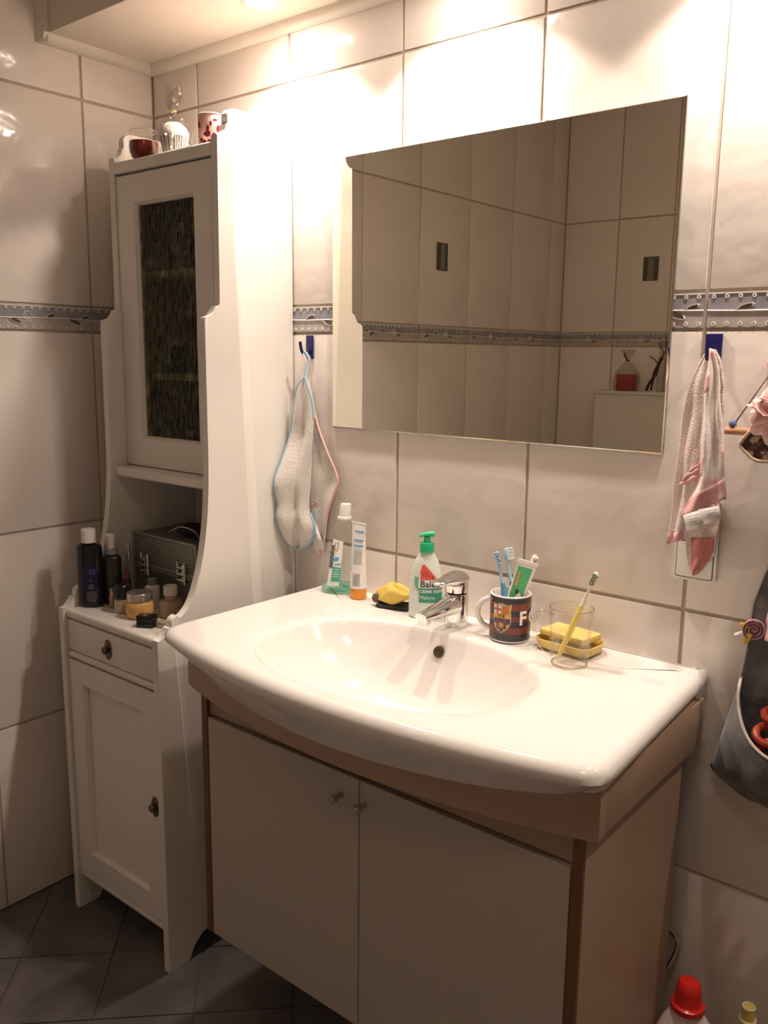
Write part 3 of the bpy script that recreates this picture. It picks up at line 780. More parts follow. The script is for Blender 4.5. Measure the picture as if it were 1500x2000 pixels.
for x in (.0022, .0052, .0082, .0112): b.patch([(x, .0545), (x+.0014, .0545), (x+.0014, .0690), (x, .0690)], m3)
b.mi = 3; b.patch([(-.0155, .0465), (.0155, .0465), (.0155, .0540), (-.0155, .0540)], m2)
b.mi = 4
for i, x in enumerate((-.0155, -.0093, -.0031, .0031, .0093)):
    b.mi = 4 if i % 2 == 0 else 5
    zl = [.0365, .0270, .0225, .0270, .0365][i]
    b.patch([(x, zl), (x+.0062, zl if i not in (0, 4) else zl), (x+.0062, .0462), (x, .0462)], m2)
b.mi = 3; b.patch(ellipse(0, .0345, .0046, .0050, 14), m3)
b.mi = 4
for k in range(5): b.patch(ellipse(.0026*math.cos(k*2*PI/5+.3), .0345+.0028*math.sin(k*2*PI/5+.3), .0009, .0009, 6), mug_s(.0017, ac))
b.mi = 6; text_patch(b, 'FCB', .0074, m3, 0, .0502, bold=.00015)
obj('crest', b, ['crest_gold', 'print_white', 'crest_red', 'crest_yellow', 'crest_blue', 'mug_red', 'ink'], t, smooth=False, recalc=False)['label'] = 'football crest with a red cross and stripes'
b = B(); text_patch(b, 'F', .034, mug_s(.0008, ac+1.06), 0, .046, bold=.0009); text_patch(b, 'C', .034, mug_s(.0008, ac+1.76), 0, .046, bold=.0009)
obj('lettering', b, 'print_white', t, smooth=False, recalc=False)['label'] = 'large white letters'
# toothbrushes
def brush(name, label, base, tip, mats, headlen=.026, face=(0, -1, 0), fat=.0052):
    a, c = Vector(base), Vector(tip); d = (c-a); L = d.length; d.normalize()
    t = thing(name, label, 'toothbrush', base, 0, 'toothbrushes standing in the mugs')
    neck = a+d*(L-headlen); mid = a+d*(L*.60)
    sag = Vector(face)*.0015
    b = B(); b.tube([a, a+d*L*.15, a+d*L*.35, mid], [.0032, .0045, fat, fat*.8], 10); obj('grip', b, mats[0], t, world=True)
    b = B(); b.tube([mid, a+d*(L*.68)-sag, a+d*(L*.78)-sag, neck, neck+d*.006, c-d*.004, c], [fat*.78, .0030, .0024, .0026, .0050, .0052, .0025], 10); obj('neck', b, mats[1], t, world=True)
    fn_ = Vector(face); fn_ = (fn_-d*fn_.dot(d)).normalized(); sd = d.cross(fn_)
    b = B(); k = 0
    for i in range(7):
        for j in (-1, 0, 1):
            p = neck+d*(.005+.0031*i)+sd*(j*.0032); b.mi = k % 2; k += 1
            b.tube([p, p+fn_*(.0115+.0006*((i+j) % 2))+d*random.uniform(-.0006, .0006)], .00145, 6)
    obj('bristles', b, mats[2:4], t, world=True)
mx, my = MUGP
brush('toothbrush', 'light blue toothbrush leaning left in the striped mug', (mx-.002, my+.014, TZ+.008), tuple(at(969, 1077, my+.022)), ['brush_blue', 'brush_lightblue', 'bristle', 'bristle_blue'], face=(.5, -.75, 0))
brush('toothbrush', 'deep blue toothbrush with white bristles at the back of the striped mug', (mx+.012, my+.017, TZ+.008), tuple(at(988, 1070, my+.024)), ['brush_deep', 'brush_lightblue', 'bristle', 'bristle'], face=(.8, .35, 0))
brush('toothbrush', 'peach toothbrush behind the toothpaste tube in the striped mug', (mx-.016, my+.004, TZ+.008), tuple(at(1046, 1084, my+.014)), ['brush_orange', 'brush_orange', 'bristle', 'brush_orange'], face=(.6, -.7, 0))
# toothpaste tube in mug
pa = Vector((mx-.006, my-.014, TZ+.012)); pc = at(1030, 1103, my-.004); d = (pc-pa); L = d.length
t = thing('toothpaste_tube', 'green and white toothpaste tube upside down in the striped mug', 'tube', tuple(pa))
d.normalize(); sd = Vector((.80, .60, 0)); sd = (sd-d*sd.dot(d)).normalized(); nn = sd.cross(d)
if nn.dot(CAM-pa) < 0: nn = -nn
b = B(); rows = []
for i in range(12):
    q = i/11; rx = .0125+.0045*q; ry = .0125*(1-q)**.75+.0006
    rows.append([tuple(pa+d*(L*q)+sd*(rx*math.cos(a*2*PI/24))+nn*(ry*math.sin(a*2*PI/24))) for a in range(24)])
vr = b.grid(rows, True); b.face(vr[0]); b.face(vr[-1]); obj('tube_body', b, 'print_white', t, world=True)
b = B()
for i in range(2):
    pass
rows = [[tuple(pa+d*(L*1.0)+sd*x+nn*y) for x, y in ((-.0185, -.0012), (.0185, -.0012), (.0185, .0012), (-.0185, .0012))], [tuple(pa+d*(L+.007)+sd*x+nn*y) for x, y in ((-.0185, -.0010), (.0185, -.0010), (.0185, .0010), (-.0185, .0010))]]
vr = b.grid(rows, True); b.face(vr[0]); b.face(vr[1]); obj('crimp', b, 'print_white', t, world=True, smooth=False)
def paste_s(off):
    def f(x, z):
        q = max(0, min(1, z/L)); rx = .0125+.0045*q; ry = .0125*(1-q)**.75+.0006+off; a = max(-.99, min(.99, x/rx))
        return tuple(pa+d*z+sd*x+nn*(ry*math.sqrt(1-a*a)+.0002))
    return f
sg = 1
b = B(); f1, f2 = paste_s(.0006), paste_s(.0012)
b.mi = 0; b.patch([(-.0108, L*.20), (.0085, L*.20), (.0115, L*.96), (-.0145, L*.96)], f1)
b.mi = 1; b.patch([(-.0105, L*.70), (-.0065, L*.70), (-.0075, L*.90), (-.0115, L*.90)], f2)
b.mi = 2; b.patch(ellipse(.002, L*.55, .005, .010, 12), f2)
b.mi = 3; b.patch(ellipse(-.003, L*.63, .003, .005, 8), f2)
obj('print', b, ['paste_green', 'label_orange', 'print_white', 'ink'], t, smooth=False, recalc=False, world=True)

# glass mug with a toothbrush
GP = (1.228, -.120); GR, GH = .0365, .096
t = thing('glass_mug', 'clear glass mug with handle holding a yellow toothbrush', 'glass mug', (*GP, TZ))
b = B(); b.lathe([(0, .0), (.027, 0), (.030, .002), (.0325, .03), (.0345, .06), (GR, GH-.001), (GR-.0008, GH), (GR-.0022, GH-.001), (.0322, .06), (.0300, .03), (.027, .010), (.020, .0085), (0, .008)], 40, cap=False)
obj('cup', b, 'glass', t)
b = B(); b.tube([((GR-.0012)*math.cos(a*PI/20), (GR-.0012)*math.sin(a*PI/20), GH) for a in range(40)], .0011, 6, close=True); obj('rim', b, 'glass_rim', t)
b = B(); b.tube([(.0285*math.cos(a*PI/20), .0285*math.sin(a*PI/20), .0022) for a in range(40)], .0016, 6, close=True); obj('foot_ring', b, 'glass_rim', t)
b = B(); pts = []
for x, z in ((.031, .084), (.045, .090), (.058, .084), (.062, .066), (.056, .046), (.044, .028), (.030, .016)): pts.append((x, 0, z))
b.tube(smooth_poly(pts, 36), [.0042]*(len(smooth_poly(pts, 36))), 10); b.xform(Matrix.Rotation(math.radians(222), 4, 'Z')); obj('handle', b, 'glass_thick', t)
brush('toothbrush', 'yellow toothbrush with blue and yellow bristles in the glass mug', (GP[0]-.016, GP[1]-.006, TZ+.012), tuple(at(1166, 1118, GP[1]+.02)), ['brush_yellow', 'clear_plastic', 'brush_yellow', 'bristle_blue'], face=(.2, -.6, .1))

# yellow soap dish with sponge
t = thing('soap_dish', 'yellow plastic soap dish behind the glass mug', 'soap dish', (1.196, -.058, TZ), math.radians(-4))
def rrect(hx, hy, r, n=5):
    out = []
    for cx, cy, a0 in ((hx-r, hy-r, 0), (-hx+r, hy-r, PI/2), (-hx+r, -hy+r, PI), (hx-r, -hy+r, 1.5*PI)):
        for i in range(n): a = a0+PI/2*i/(n-1); out.append((cx+r*math.cos(a), cy+r*math.sin(a)))
    return out
b = B(); rows = []
for hx, hy, z in ((.0, .0, .0), (.040, .024, 0), (.050, .032, .004), (.054, .036, .019), (.0525, .0345, .0195), (.048, .030, .007), (.030, .018, .005), (0, 0, .005)):
    rows.append([(p[0], p[1], z) for p in (rrect(hx, hy, min(hx, hy)*.5) if hx else [(0, 0)]*20)])
b.grid(rows, True); bmesh.ops.remove_doubles(b.bm, verts=b.bm.verts, dist=1e-7); obj('tray', b, 'dish_yellow', t)
b = B()
b.prism([(p[0]-.002, p[1]+.002) for p in rrect(.046, .0285, .006)], 'z', .0225, .0335, .003)
o = obj('household_sponge', b, 'sponge_yellow', None); o.location = (1.196, -.056, TZ); o.rotation_euler = (0, 0, math.radians(-8)); tag(o, 'flat yellow sponge lying on the yellow soap dish', 'sponge')
b = B(); b.box(-.020, .030, -.020, .012, .0075, .0222, .004); o = obj('soap_bar', b, 'blue_grey', None); o.location = (1.196, -.059, TZ); tag(o, 'pale blue-grey soap bar inside the yellow soap dish', 'soap')

# ------------------------------------------------------------------ things on the counter of the tall cabinet
CZ = .7354
def bottle(name, label, cat, loc, prof_, sy=1.0, rot=0, extra=None, n=24):
    """prof_: list of (part name, profile, material)"""
    t = thing(name, label, cat, (loc[0], loc[1], loc[2] if len(loc) > 2 else CZ), rot)
    for pn, pr, m in prof_:
        s_ = sy if pn in ('body', 'base', 'label') else 1
        b = B(); b.lathe(pr, n, sy=s_); obj(pn, b, m, t)
    if extra: extra(t)
    return t
def shampoo_print(t):
    pr = [(.0275, 0), (.0285, .01), (.0285, .14)]
    f = bot_surf(pr, .62, .0006); b = B()
    b.mi = 0; b.patch([(-.018, .040), (.018, .040), (.018, .095), (-.018, .095)], f)
    f2 = bot_surf(pr, .62, .0012)
    b.mi = 1
    for k in range(5): b.patch(ellipse(.010+.005*math.cos(k*2*PI/5), .082+.005*math.sin(k*2*PI/5), .0032, .0032, 10), f2)
    b.mi = 2
    for i, (w_, z) in enumerate(((.003, .062), (.004, .052), (.005, .048), (.006, .044), (.010, .036), (.010, .032), (.011, .028), (.011, .024), (.010, .020), (.008, .016))):
        b.patch([(.006-w_, z), (.006+w_, z), (.006+w_, z+.0012), (.006-w_, z+.0012)], f2)
    obj('print', b, ['violet_label', 'crest_blue', 'label_grey'], t, smooth=False, recalc=False)
bottle('shampoo_bottle', 'black bottle with white cap at the left end of the cabinet counter', 'bottle', (.1555, -.327),
       [('body', [(.025, 0), (.0275, .002), (.0285, .008), (.0285, .134), (.026, .140), (.014, .143), (.013, .146)], 'dark_bottle'),
        ('cap', [(.0135, .1455), (.0155, .146), (.0155, .174), (.0148, .176), (.013, .1765), (.012, .1758), (0, .1758)], 'white_plastic')], .62, math.radians(40), shampoo_print)
bottle('spray_bottle', 'dark bottle with frosted spray top behind the black shampoo bottle', 'bottle', (.1725, -.283),
       [('body', [(.020, 0), (.022, .003), (.022, .105), (.017, .112), (.012, .114)], 'spray_dark'),
        ('collar', [(.0145, .1145), (.0150, .115), (.0145, .126), (.008, .128)], 'grey_cap'),
        ('nozzle', [(.0095, .128), (.0085, .140), (.0105, .146), (.0105, .158), (.009, .160), (0, .160)], 'cream_plastic')], .8, math.radians(40))
bottle('perfume_spray', 'slim clear spray flacon with chrome top in front of the metal case', 'perfume', (.1745, -.240),
       [('body', [(.011, 0), (.0125, .002), (.0125, .085), (.009, .092), (.006, .094)], 'mouthwash_glass'),
        ('collar', [(.0068, .0945), (.007, .112), (.0055, .113)], 'steel'), ('nozzle', [(.0045, .113), (.0045, .132), (0, .133)], 'lid_silver')])
bottle('lip_gloss', 'small lip gloss with gold cap beside the black jar', 'lip gloss', (.206, -.306),
       [('body', [(.0065, 0), (.0072, .001), (.0072, .026), (.0055, .027)], 'perfume_amber'), ('cap', [(.0060, .0272), (.0062, .028), (.0062, .046), (0, .047)], 'gold')])
bottle('cosmetic_jar', 'black-capped beige jar left of the orange cream jar', 'jar', (.2475, -.309),
       [('base', [(.016, 0), (.0175, .002), (.0175, .030), (.015, .032)], 'beige_jar'), ('lid', [(.0182, .0322), (.0185, .033), (.0185, .060), (.017, .062), (0, .062)], 'black_plastic')])
bottle('lipstick', 'dark lipstick with a pink tip behind the black-capped jar', 'lipstick', (.215, -.274),
       [('base', [(.009, 0), (.0092, .06), (.008, .062)], 'black_plastic'), ('tip', [(.0068, .0622), (.0068, .074), (.003, .080), (0, .081)], 'lolli_dark')])
bottle('cream_jar', 'round orange cream jar with silver lid at the counter front', 'jar', (.3085, -.307),
       [('base', [(.022, 0), (.026, .003), (.0295, .012), (.0300, .022), (.0285, .034), (.025, .038)], 'cream_orange'), ('lid', [(.0262, .0382), (.0272, .039), (.0272, .053), (.0255, .056), (0, .0565)], 'lid_silver')], n=32)
bottle('lotion_bottle', 'small white lotion bottle with grey cap behind the orange cream jar', 'bottle', (.2655, -.243),
       [('body', [(.015, 0), (.0165, .002), (.0165, .046), (.012, .051), (.009, .052)], 'cream_plastic'), ('cap', [(.0098, .0522), (.0102, .053), (.0098, .066), (0, .067)], 'grey_cap')])
bottle('perfume_bottle', 'amber glass perfume bottle with white cap beside the right side panel', 'perfume', (.3520, -.258),
       [('body', [(.023, 0), (.0255, .002), (.0255, .032), (.022, .037), (.012, .038)], 'perfume_amber'), ('collar', [(.0125, .0382), (.013, .046), (.011, .047)], 'beige_jar'), ('cap', [(.0145, .0472), (.0152, .048), (.0152, .066), (.0138, .068), (0, .0685)], 'cream_plastic')])
t = thing('powder_compact', 'small black compact box at the front of the cabinet counter', 'compact', (.374, -.336, CZ), math.radians(30))
b = B(); b.box(-.0185, .0185, -.013, .013, 0, .012, .0015); obj('base', b, 'black_plastic', t)
b = B(); b.box(-.0185, .0185, -.013, .013, .0125, .025, .0015); obj('lid', b, 'black_plastic', t)
b = B(); b.box(-.030, .030, -.011, .011, 0, .013, .002); o = obj('cosmetic_box', b, 'beige_jar', None); o.location = (.420, -.312, CZ); o.rotation_euler = (0, 0, math.radians(12)); tag(o, 'flat beige box beside the black compact', 'box')

# aluminium case
CAX0, CAX1, CAY0, CAY1, CAZ = .139, .366, -.198, -.030, .883
case = thing('makeup_case', 'ribbed aluminium cosmetics case in the open niche of the cabinet', 'case', (.261, -.11, CZ))
b = B(); b.box(CAX0, CAX1, CAY0, CAY1, CZ, .806, .003); obj('lower_shell', b, 'alu', case, world=True)
b = B(); b.box(CAX0, CAX1, CAY0, CAY1, .8075, CAZ, .003); ul = obj('lid', b, 'alu', case, world=True)
for z in [.813+.0058*i for i in range(11)]:
    b = B(); b.tube([(CAX0+.008, CAY0-.0004, z), (CAX1-.008, CAY0-.0004, z)], .0016, 6); obj('rib', b, 'alu_frame', ul, world=True)
for z, nm in ((.8035, 'rim'), (.8095, 'rim')):
    b = B(); b.box(CAX0-.002, CAX1+.002, CAY0-.003, CAY1+.002, z-.0025, z+.0025, .001); obj(nm, b, 'alu_frame', case, world=True)
b = B()
for x in (CAX0, CAX1):
    b.box(x-.003, x+.003, CAY0-.003, CAY0+.004, CZ, CAZ+.001, .001)
b.box(CAX0-.003, CAX1+.003, CAY0-.003, CAY0+.005, CAZ-.003, CAZ+.002, .001); obj('corner_frame', b, 'alu_frame', case, world=True)
for x in (CAX0+.048, CAX1-.045):
    lt = B(); lt.box(x-.013, x+.013, CAY0-.006, CAY0-.003, .790, .834, .001); l_ = obj('latch', lt, 'chrome', case, world=True)
    lt = B()
    for z in (.798, .812, .826): lt.tube([(x-.012, CAY0-.009, z), (x+.012, CAY0-.009, z)], .0026, 6)
    for s_ in (-1, 1): lt.tube([(x+s_*.012, CAY0-.008, .790), (x+s_*.012, CAY0-.008, .840)], .002, 6)
    obj('latch_wire', lt, 'chrome', l_, world=True)
t = thing('cosmetic_pouch', 'black bundle with a metal wire lying on the aluminium case', 'pouch', (.285, -.13, CAZ+.0022))
b = B(); rows = []
for i in range(11):
    ph = PI*i/10; rows.append([(.055*math.sin(ph)*math.cos(a*PI/12)*(1+.12*math.sin(3*a*PI/12)), .040*math.sin(ph)*math.sin(a*PI/12)*(1+.1*math.cos(2*a*PI/12)), .0125-.0125*math.cos(ph)) for a in range(24)])
b.grid(rows, True); obj('pouch', b, 'black_matte', t, ang=80)
b = B(); b.tube(smooth_poly([(-.075, -.022, .003), (-.05, -.040, .006), (-.01, -.036, .023), (.03, -.030, .017), (.06, -.040, .006), (.072, -.034, .003)], 24), .0016, 6); obj('wire', b, 'steel', t)

# behind the glass door
bottle('white_cup', 'white cup on the lower shelf behind the glass door', 'cup', (.366, -.105, 1.2524), [('body', [(.019, 0), (.022, .002), (.0235, .044), (.022, .044), (.021, .006), (0, .005)], 'white_plastic')])
for x, y, h, r, z, m, lb in ((.20, -.10, .075, .018, 1.2524, 'spray_dark', 'dark bottle on the lower shelf behind the glass door'), (.285, -.08, .085, .021, 1.2524, 'grey_cap', 'grey bottle in the middle of the shelf behind glass'),
                           (.21, -.09, .11, .022, 1.4724, 'beige_jar', 'beige bottle at the left of the top shelf behind glass'), (.31, -.09, .10, .028, 1.4724, 'label_grey', 'grey jar at the right of the top shelf behind glass'),
                           (.24, -.10, .08, .024, 1.0414, 'grey_cap', 'grey jar at the left of the cabinet floor behind glass'), (.335, -.11, .10, .020, 1.0414, 'crest_blue', 'dark blue bottle on the cabinet floor behind glass')):
    bottle('storage_bottle', lb, 'bottle', (x, y, z), [('body', [(r*.95, 0), (r, .003), (r, h*.72), (r*.6, h*.80), (r*.5, h*.82)], m), ('cap', [(r*.55, h*.822), (r*.55, h), (0, h)], 'white_plastic')])

# on top of the cabinet
TPZ = 1.7014
t = thing('jam_jar', 'round glass jar half full of dark red jelly on top of the cabinet', 'jar', (at(281, 300, -.180).x, -.180, TPZ)); t.scale = (.96, .96, 1.0)
jp = [(0, 0), (.022, 0), (.027, .004), (.0315, .016), (.0325, .028), (.0315, .038), (.0290, .046), (.0285, .056), (.0295, .0575)]
b = B(); b.lathe(jp, 32, cap=False); obj('glass_bowl', b, 'glass', t)
b = B(); b.tube([(.0294*math.cos(a*PI/18), .0294*math.sin(a*PI/18), .0578) for a in range(36)], .0012, 6, close=True); obj('rim', b, 'glass_rim', t)
b = B(); b.lathe([(0, .0012), (.021, .0012), (.026, .005), (.0303, .016), (.0313, .028), (.0303, .0365), (0, .0365)], 32); obj('jelly', b, 'jam_red', t)
t = thing('wrapped_muffin', 'muffin in a striped paper case wrapped in tied clear cellophane', 'muffin', (at(341, 290, -.168).x, -.168, TPZ)); t.scale = (.92, .92, .98)
b = B(); n = 96
rows = []
for r, z in ((.0235, 0.0005), (.0315, .036)): rows.append([((r+.0008*(i % 2))*math.cos(2*PI*i/n), (r+.0011*(i % 2))*math.sin(2*PI*i/n), z) for i in range(n)])
vs_ = [b.verts(r) for r in rows]
for j in range(n): b.mi = 1 if j % 3 == 1 else 0; k = (j+1) % n; b.face([vs_[0][j], vs_[0][k], vs_[1][k], vs_[1][j]])
b.mi = 0; b.face(list(reversed(vs_[0]))); obj('paper_case', b, ['muffin_cup', 'muffin_stripe'], t, smooth=False)
b = B(); b.lathe([(.031, .035), (.033, .042), (.029, .054), (.018, .064), (0, .068)], 28); obj('cake', b, 'cake_white', t)
b = B(); rows = []; n = 40
cp = [(.026, .0003), (.036, .006), (.041, .024), (.041, .042), (.034, .060), (.020, .074), (.007, .084), (.0045, .088), (.006, .092), (.016, .104), (.024, .118), (.027, .134)]
for q, (r, z) in enumerate(cp):
    rows.append([(r*(1+.07*math.sin(7*a*2*PI/n+q)+.05*math.sin(11*a*2*PI/n-q*1.7))*math.cos(a*2*PI/n)*(1 if z < .09 else 1.05), r*(1+.08*math.cos(6*a*2*PI/n+q*.8))*math.sin(a*2*PI/n)*(1 if z < .09 else .55), z+(0 if z < .1 else .010*math.sin(3*a*2*PI/n+1)+.006*math.sin(8*a*2*PI/n))) for a in range(n)])
b.grid(rows, True); obj('cellophane', b, 'cellophane', t, ang=40)['label'] = 'clear crinkled cellophane'
b = B(); b.tube([(.0058*math.cos(a*PI/8), .0058*math.sin(a*PI/8), .088) for a in range(16)], .0014, 6, close=True); b.tube([(.005, -.004, .088), (.014, -.010, .084)], .001, 5); obj('tie', b, 'ribbon_gold', t)
t = thing('candle_glass', 'pink candle glass with dark berry pattern beside the right panel', 'candle', (at(412, 270, -.166).x, -.166, TPZ)); t.scale = (1.04, 1.04, 1.1)
cgp = [(.0195, 0), (.0225, .003), (.0245, .020), (.0250, .040), (.0240, .0555)]
b = B(); b.lathe([(0, 0)]+cgp+[(.0225, .0555), (.0225, .046), (0, .045)], 32, cap=False); obj('glass', b, 'candle_pink', t)
def cg(off):
    def f(x, z): r = interp_r(cgp, z)+off; a = x/r; return (r*math.cos(a), r*math.sin(a), z)
    return f
b = B(); a0 = math.atan2(CAM.y+.13, CAM.x-.37)
for da, z, rx, rz in ((-1.05, .036, .004, .0065), (-.25, .020, .0055, .006), (-.25, .029, .003, .005), (-.02, .037, .0025, .0045), (.25, .018, .004, .004), (-.8, .010, .004, .004), (-.5, .006, .005, .004), (-.1, .007, .004, .004), (.35, .044, .005, .0015), (-.45, .019, .003, .003), (.6, .030, .004, .006)):
    b.patch(ellipse((a0+da)*.0248, z, rx, rz, 10), cg(.0005), .003)
obj('berry_print', b, 'berry_dark', t, smooth=False, recalc=False)
b = B(); b.tube([(.0243*math.cos(a*PI/18), .0243*math.sin(a*PI/18), .0556) for a in range(36)], .0009, 6, close=True); obj('rim', b, 'white_plastic', t)

# ------------------------------------------------------------------ hooks and cloths
def hook(x, w_, ztop, zbot, label):
    t = thing('wall_hook', label, 'hook', (x, -.0002, zbot))
    b = B(); b.box(x-w_/2, x+w_/2, -.005, -.0002, zbot, ztop, .001); obj('plate', b, 'navy_plastic', t, world=True)
    b = B(); zc = zbot+.012
    b.tube(smooth_poly([(x, -.004, zc+.010), (x, -.012, zc-.002), (x, -.024, zc), (x, -.030, zc+.012), (x, -.032, zc+.024)], 20), .0032, 8); obj('prong', b, 'navy_plastic', t, world=True)
hook(.5245, .019, 1.3365, 1.287, 'navy blue adhesive hook left of the mirror')
hook(1.3835, .025, 1.3345, 1.278, 'navy blue adhesive hook right of the mirror')
def cloth(name, L, R, y0, mats, parent, amp=.006, nf=2.5, ph=0, nu=26, nv=36, thick=.003, bulge=0.0, twist=0.0, xmin=None):
    def cl(p):
        q = at(*p, y0)
        if xmin is not None and q.x < xmin: k = (CAM.x-xmin)/(CAM.x-q.x); q = CAM+(q-CAM)*k
        return tuple(q)
    L = smooth_poly([cl(p) for p in L], 40); R = smooth_poly([tuple(at(*p, y0)) for p in R], 40)
    b = B(); rows = []
    for i in range(nv+1):
        t = i/nv; l, r = interp(L, t), interp(R, t); row = []
        for j in range(nu+1):
            s_ = j/nu; p = [a+(c-a)*s_ for a, c in zip(l, r)]
            k = min(1, .25+t*1.3)
            p[1] += amp*k*math.sin(s_*nf*2*PI+ph+twist*t) - bulge*math.sin(s_*PI)*k + .0015*math.sin(t*17+s_*5)
            p[1] = min(p[1], -.004); row.append(tuple(p))
        rows.append(row)
    b.grid(rows); o = obj(name, b, mats, parent, world=True, solid=thick, ang=80)
    edge = {'left': [r[0] for r in rows], 'right': [r[-1] for r in rows], 'bottom': rows[-1], 'rows': rows}
    return o, edge
def trim(name, pts, r, m, par):
    b = B(); b.tube(pts, r, 7); return obj(name, b, m, par, world=True)
# pink-edged cloth behind
t = thing('washcloth', 'white washcloth with pink edging hanging behind the blue-edged one', 'washcloth', tuple(at(600, 740, -.018)))
L = [(596, 742), (590, 830), (580, 900), (574, 950), (585, 1000), (600, 1045), (612, 1080)]
R = [(603, 742), (618, 820), (640, 880), (660, 935), (655, 960), (640, 1010), (630, 1082)]
o, e = cloth('cloth', L, R, -.014, 'terry_white', t, .003, 1.5, .8, xmin=.488)
rt_ = [p for p in e['right']]
trim('edging', rt_, .0024, 'pink_trim', t); trim('edging', e['bottom'], .0024, 'pink_trim', t)
ftg = B(); q = [at(606, 1030, -.022), at(617, 1024, -.022), at(634, 1070, -.022), at(622, 1078, -.022)]; ftg.face(ftg.verts([tuple(p) for p in q])); obj('care_tag', ftg, 'tag_white', t, world=True, solid=.0008)
b = B()
for i in range(3):
    a_, c_ = at(610+5*i, 1036+12*i, -.0228), at(618+4*i, 1031+12*i, -.0228); b.tube([tuple(a_), tuple(c_)], .0004, 4)
obj('tag_print', b, 'ink_soft', t, world=True)
lp = [tuple(at(600, 742, -.016)), tuple(at(603, 715, -.014)), (.5265, -.0205, 1.300), tuple(at(607, 712, -.010)), tuple(at(603, 742, -.012))]
trim('hanging_loop', smooth_poly(lp, 20), .0013, 'pink_trim', t)
b = B(); c = at(612, 983, -.024)
for k in range(6): b.lathe([(0, -.002), (.004, -.001), (.0045, .001), (0, .003)], 8, (.004*math.cos(k), .0))
b = B()
for k in range(7):
    c = at(610+3*(k % 3)+k, 990-3*(k % 4), -.0235); m = B(); m.lathe([(0, -.0022), (.0022, 0), (0, .0022)], 8)
    for f in m.bm.faces: b.face(b.verts([tuple(v.co+c) for v in f.verts]))
    m.bm.free()
obj('embroidery', b, 'gift_red', t, world=True)['label'] = 'small red embroidery'
# blue-edged cloth in front
t = thing('washcloth', 'white washcloth with light blue edging hanging from the left hook', 'washcloth', tuple(at(597, 738, -.03)))
L = [(594, 738), (580, 755), (573, 800), (567, 850), (548, 905), (537, 945), (544, 985), (540, 1010), (556, 1050), (577, 1069)]
R = [(598, 738), (606, 768), (612, 800), (612, 850), (608, 900), (604, 960), (604, 1000), (612, 1030), (604, 1058), (590, 1071)]
o, e = cloth('cloth', L, R, -.030, 'terry_white', t, .0055, 1.6, 2.2, twist=1.2, xmin=.484)
trim('edging', e['left']+e['bottom'][1:]+list(reversed(e['right']))[1:10], .0034, 'blue_trim', t)
trim('edging', e['right'][:9], .0032, 'blue_trim', t)
lp = [tuple(at(594, 738, -.031)), tuple(at(597, 705, -.028)), (.5235, -.0235, 1.3025), tuple(at(605, 700, -.020)), tuple(at(599, 738, -.028))]
trim('hanging_loop', smooth_poly(lp, 24), .0016, 'blue_trim', t)
# pink towel on the right hook
t = thing('hand_towel', 'small pink and white printed towel hanging from the right hook', 'towel', tuple(at(1388, 680, -.03)))
o, e = cloth('terry_fold', [(1384, 682), (1365, 710), (1345, 760), (1333, 820), (1326, 880), (1318, 940), (1312, 1000), (1303, 1063)], [(1390, 680), (1388, 740), (1380, 800), (1372, 860), (1366, 920), (1362, 960), (1352, 1010), (1338, 1052)], -.026, 'terry_pink', t, .005, 1.3, 0)
rw = e['rows']; b = B(); b.grid([[(p[0], p[1]-.0022, p[2]) for p in r] for r in rw[-3:]]); obj('hem', b, 'pink_hem', t, world=True, solid=.001)['label'] = 'pink hem'
o, e = cloth('print_fold', [(1386, 682), (1378, 740), (1370, 800), (1366, 860), (1363, 915), (1356, 950), (1340, 985), (1326, 1012)], [(1394, 682), (1404, 720), (1408, 780), (1413, 840), (1416, 890), (1417, 930), (1420, 960), (1420, 974)], -.040, 'cloth_print', t, .0055, 1.7, 1.0, bulge=.004)
rw = e['rows']; b = B(); b.grid([[(p[0], p[1]-.0022, p[2]) for p in r] for r in rw[-6:]]); obj('hem', b, 'pink_hem', t, world=True, solid=.001)['label'] = 'broad pink hem'
b = B(); b.grid([[(p[0], p[1]-.0022, p[2]) for p in r[2:12]] for r in rw[5:10]]); obj('pink_print', b, 'pink_hem', t, world=True, solid=.001)
b = B(); b.grid([[(p[0], p[1]-.0022, p[2]) for p in r[0:8]] for r in rw[23:28]]); obj('pink_print', b, 'pink_hem', t, world=True, solid=.001)
o, e = cloth('inner_fold', [(1395, 683), (1404, 712), (1408, 760), (1407, 820)], [(1398, 684), (1410, 716), (1414, 764), (1412, 815)], -.034, 'terry_pink', t, .002, 1, 0, nu=8)
o, e = cloth('terry_fold', [(1366, 905), (1352, 915), (1338, 930), (1326, 948)], [(1368, 905), (1366, 918), (1364, 930), (1362, 938)], -.034, 'pink_hem', t, .002, 1, 0, nu=8)
o, e = cloth('lower_fold', [(1322, 1000), (1330, 1020), (1338, 1060), (1342, 1100), (1352, 1124)], [(1405, 985), (1404, 1020), (1398, 1060), (1391, 1090), (1360, 1122)], -.026, 'terry_pink', t, .003, 1.2, .6, twist=.6)
rw = e['rows']; b = B(); b.grid([[(p[0], p[1]-.0022, p[2]) for p in r[5:25]] for r in rw[15:]]); obj('rose_corner', b, 'rose_cloth', t, world=True, solid=.001)['label'] = 'dark rose corner'
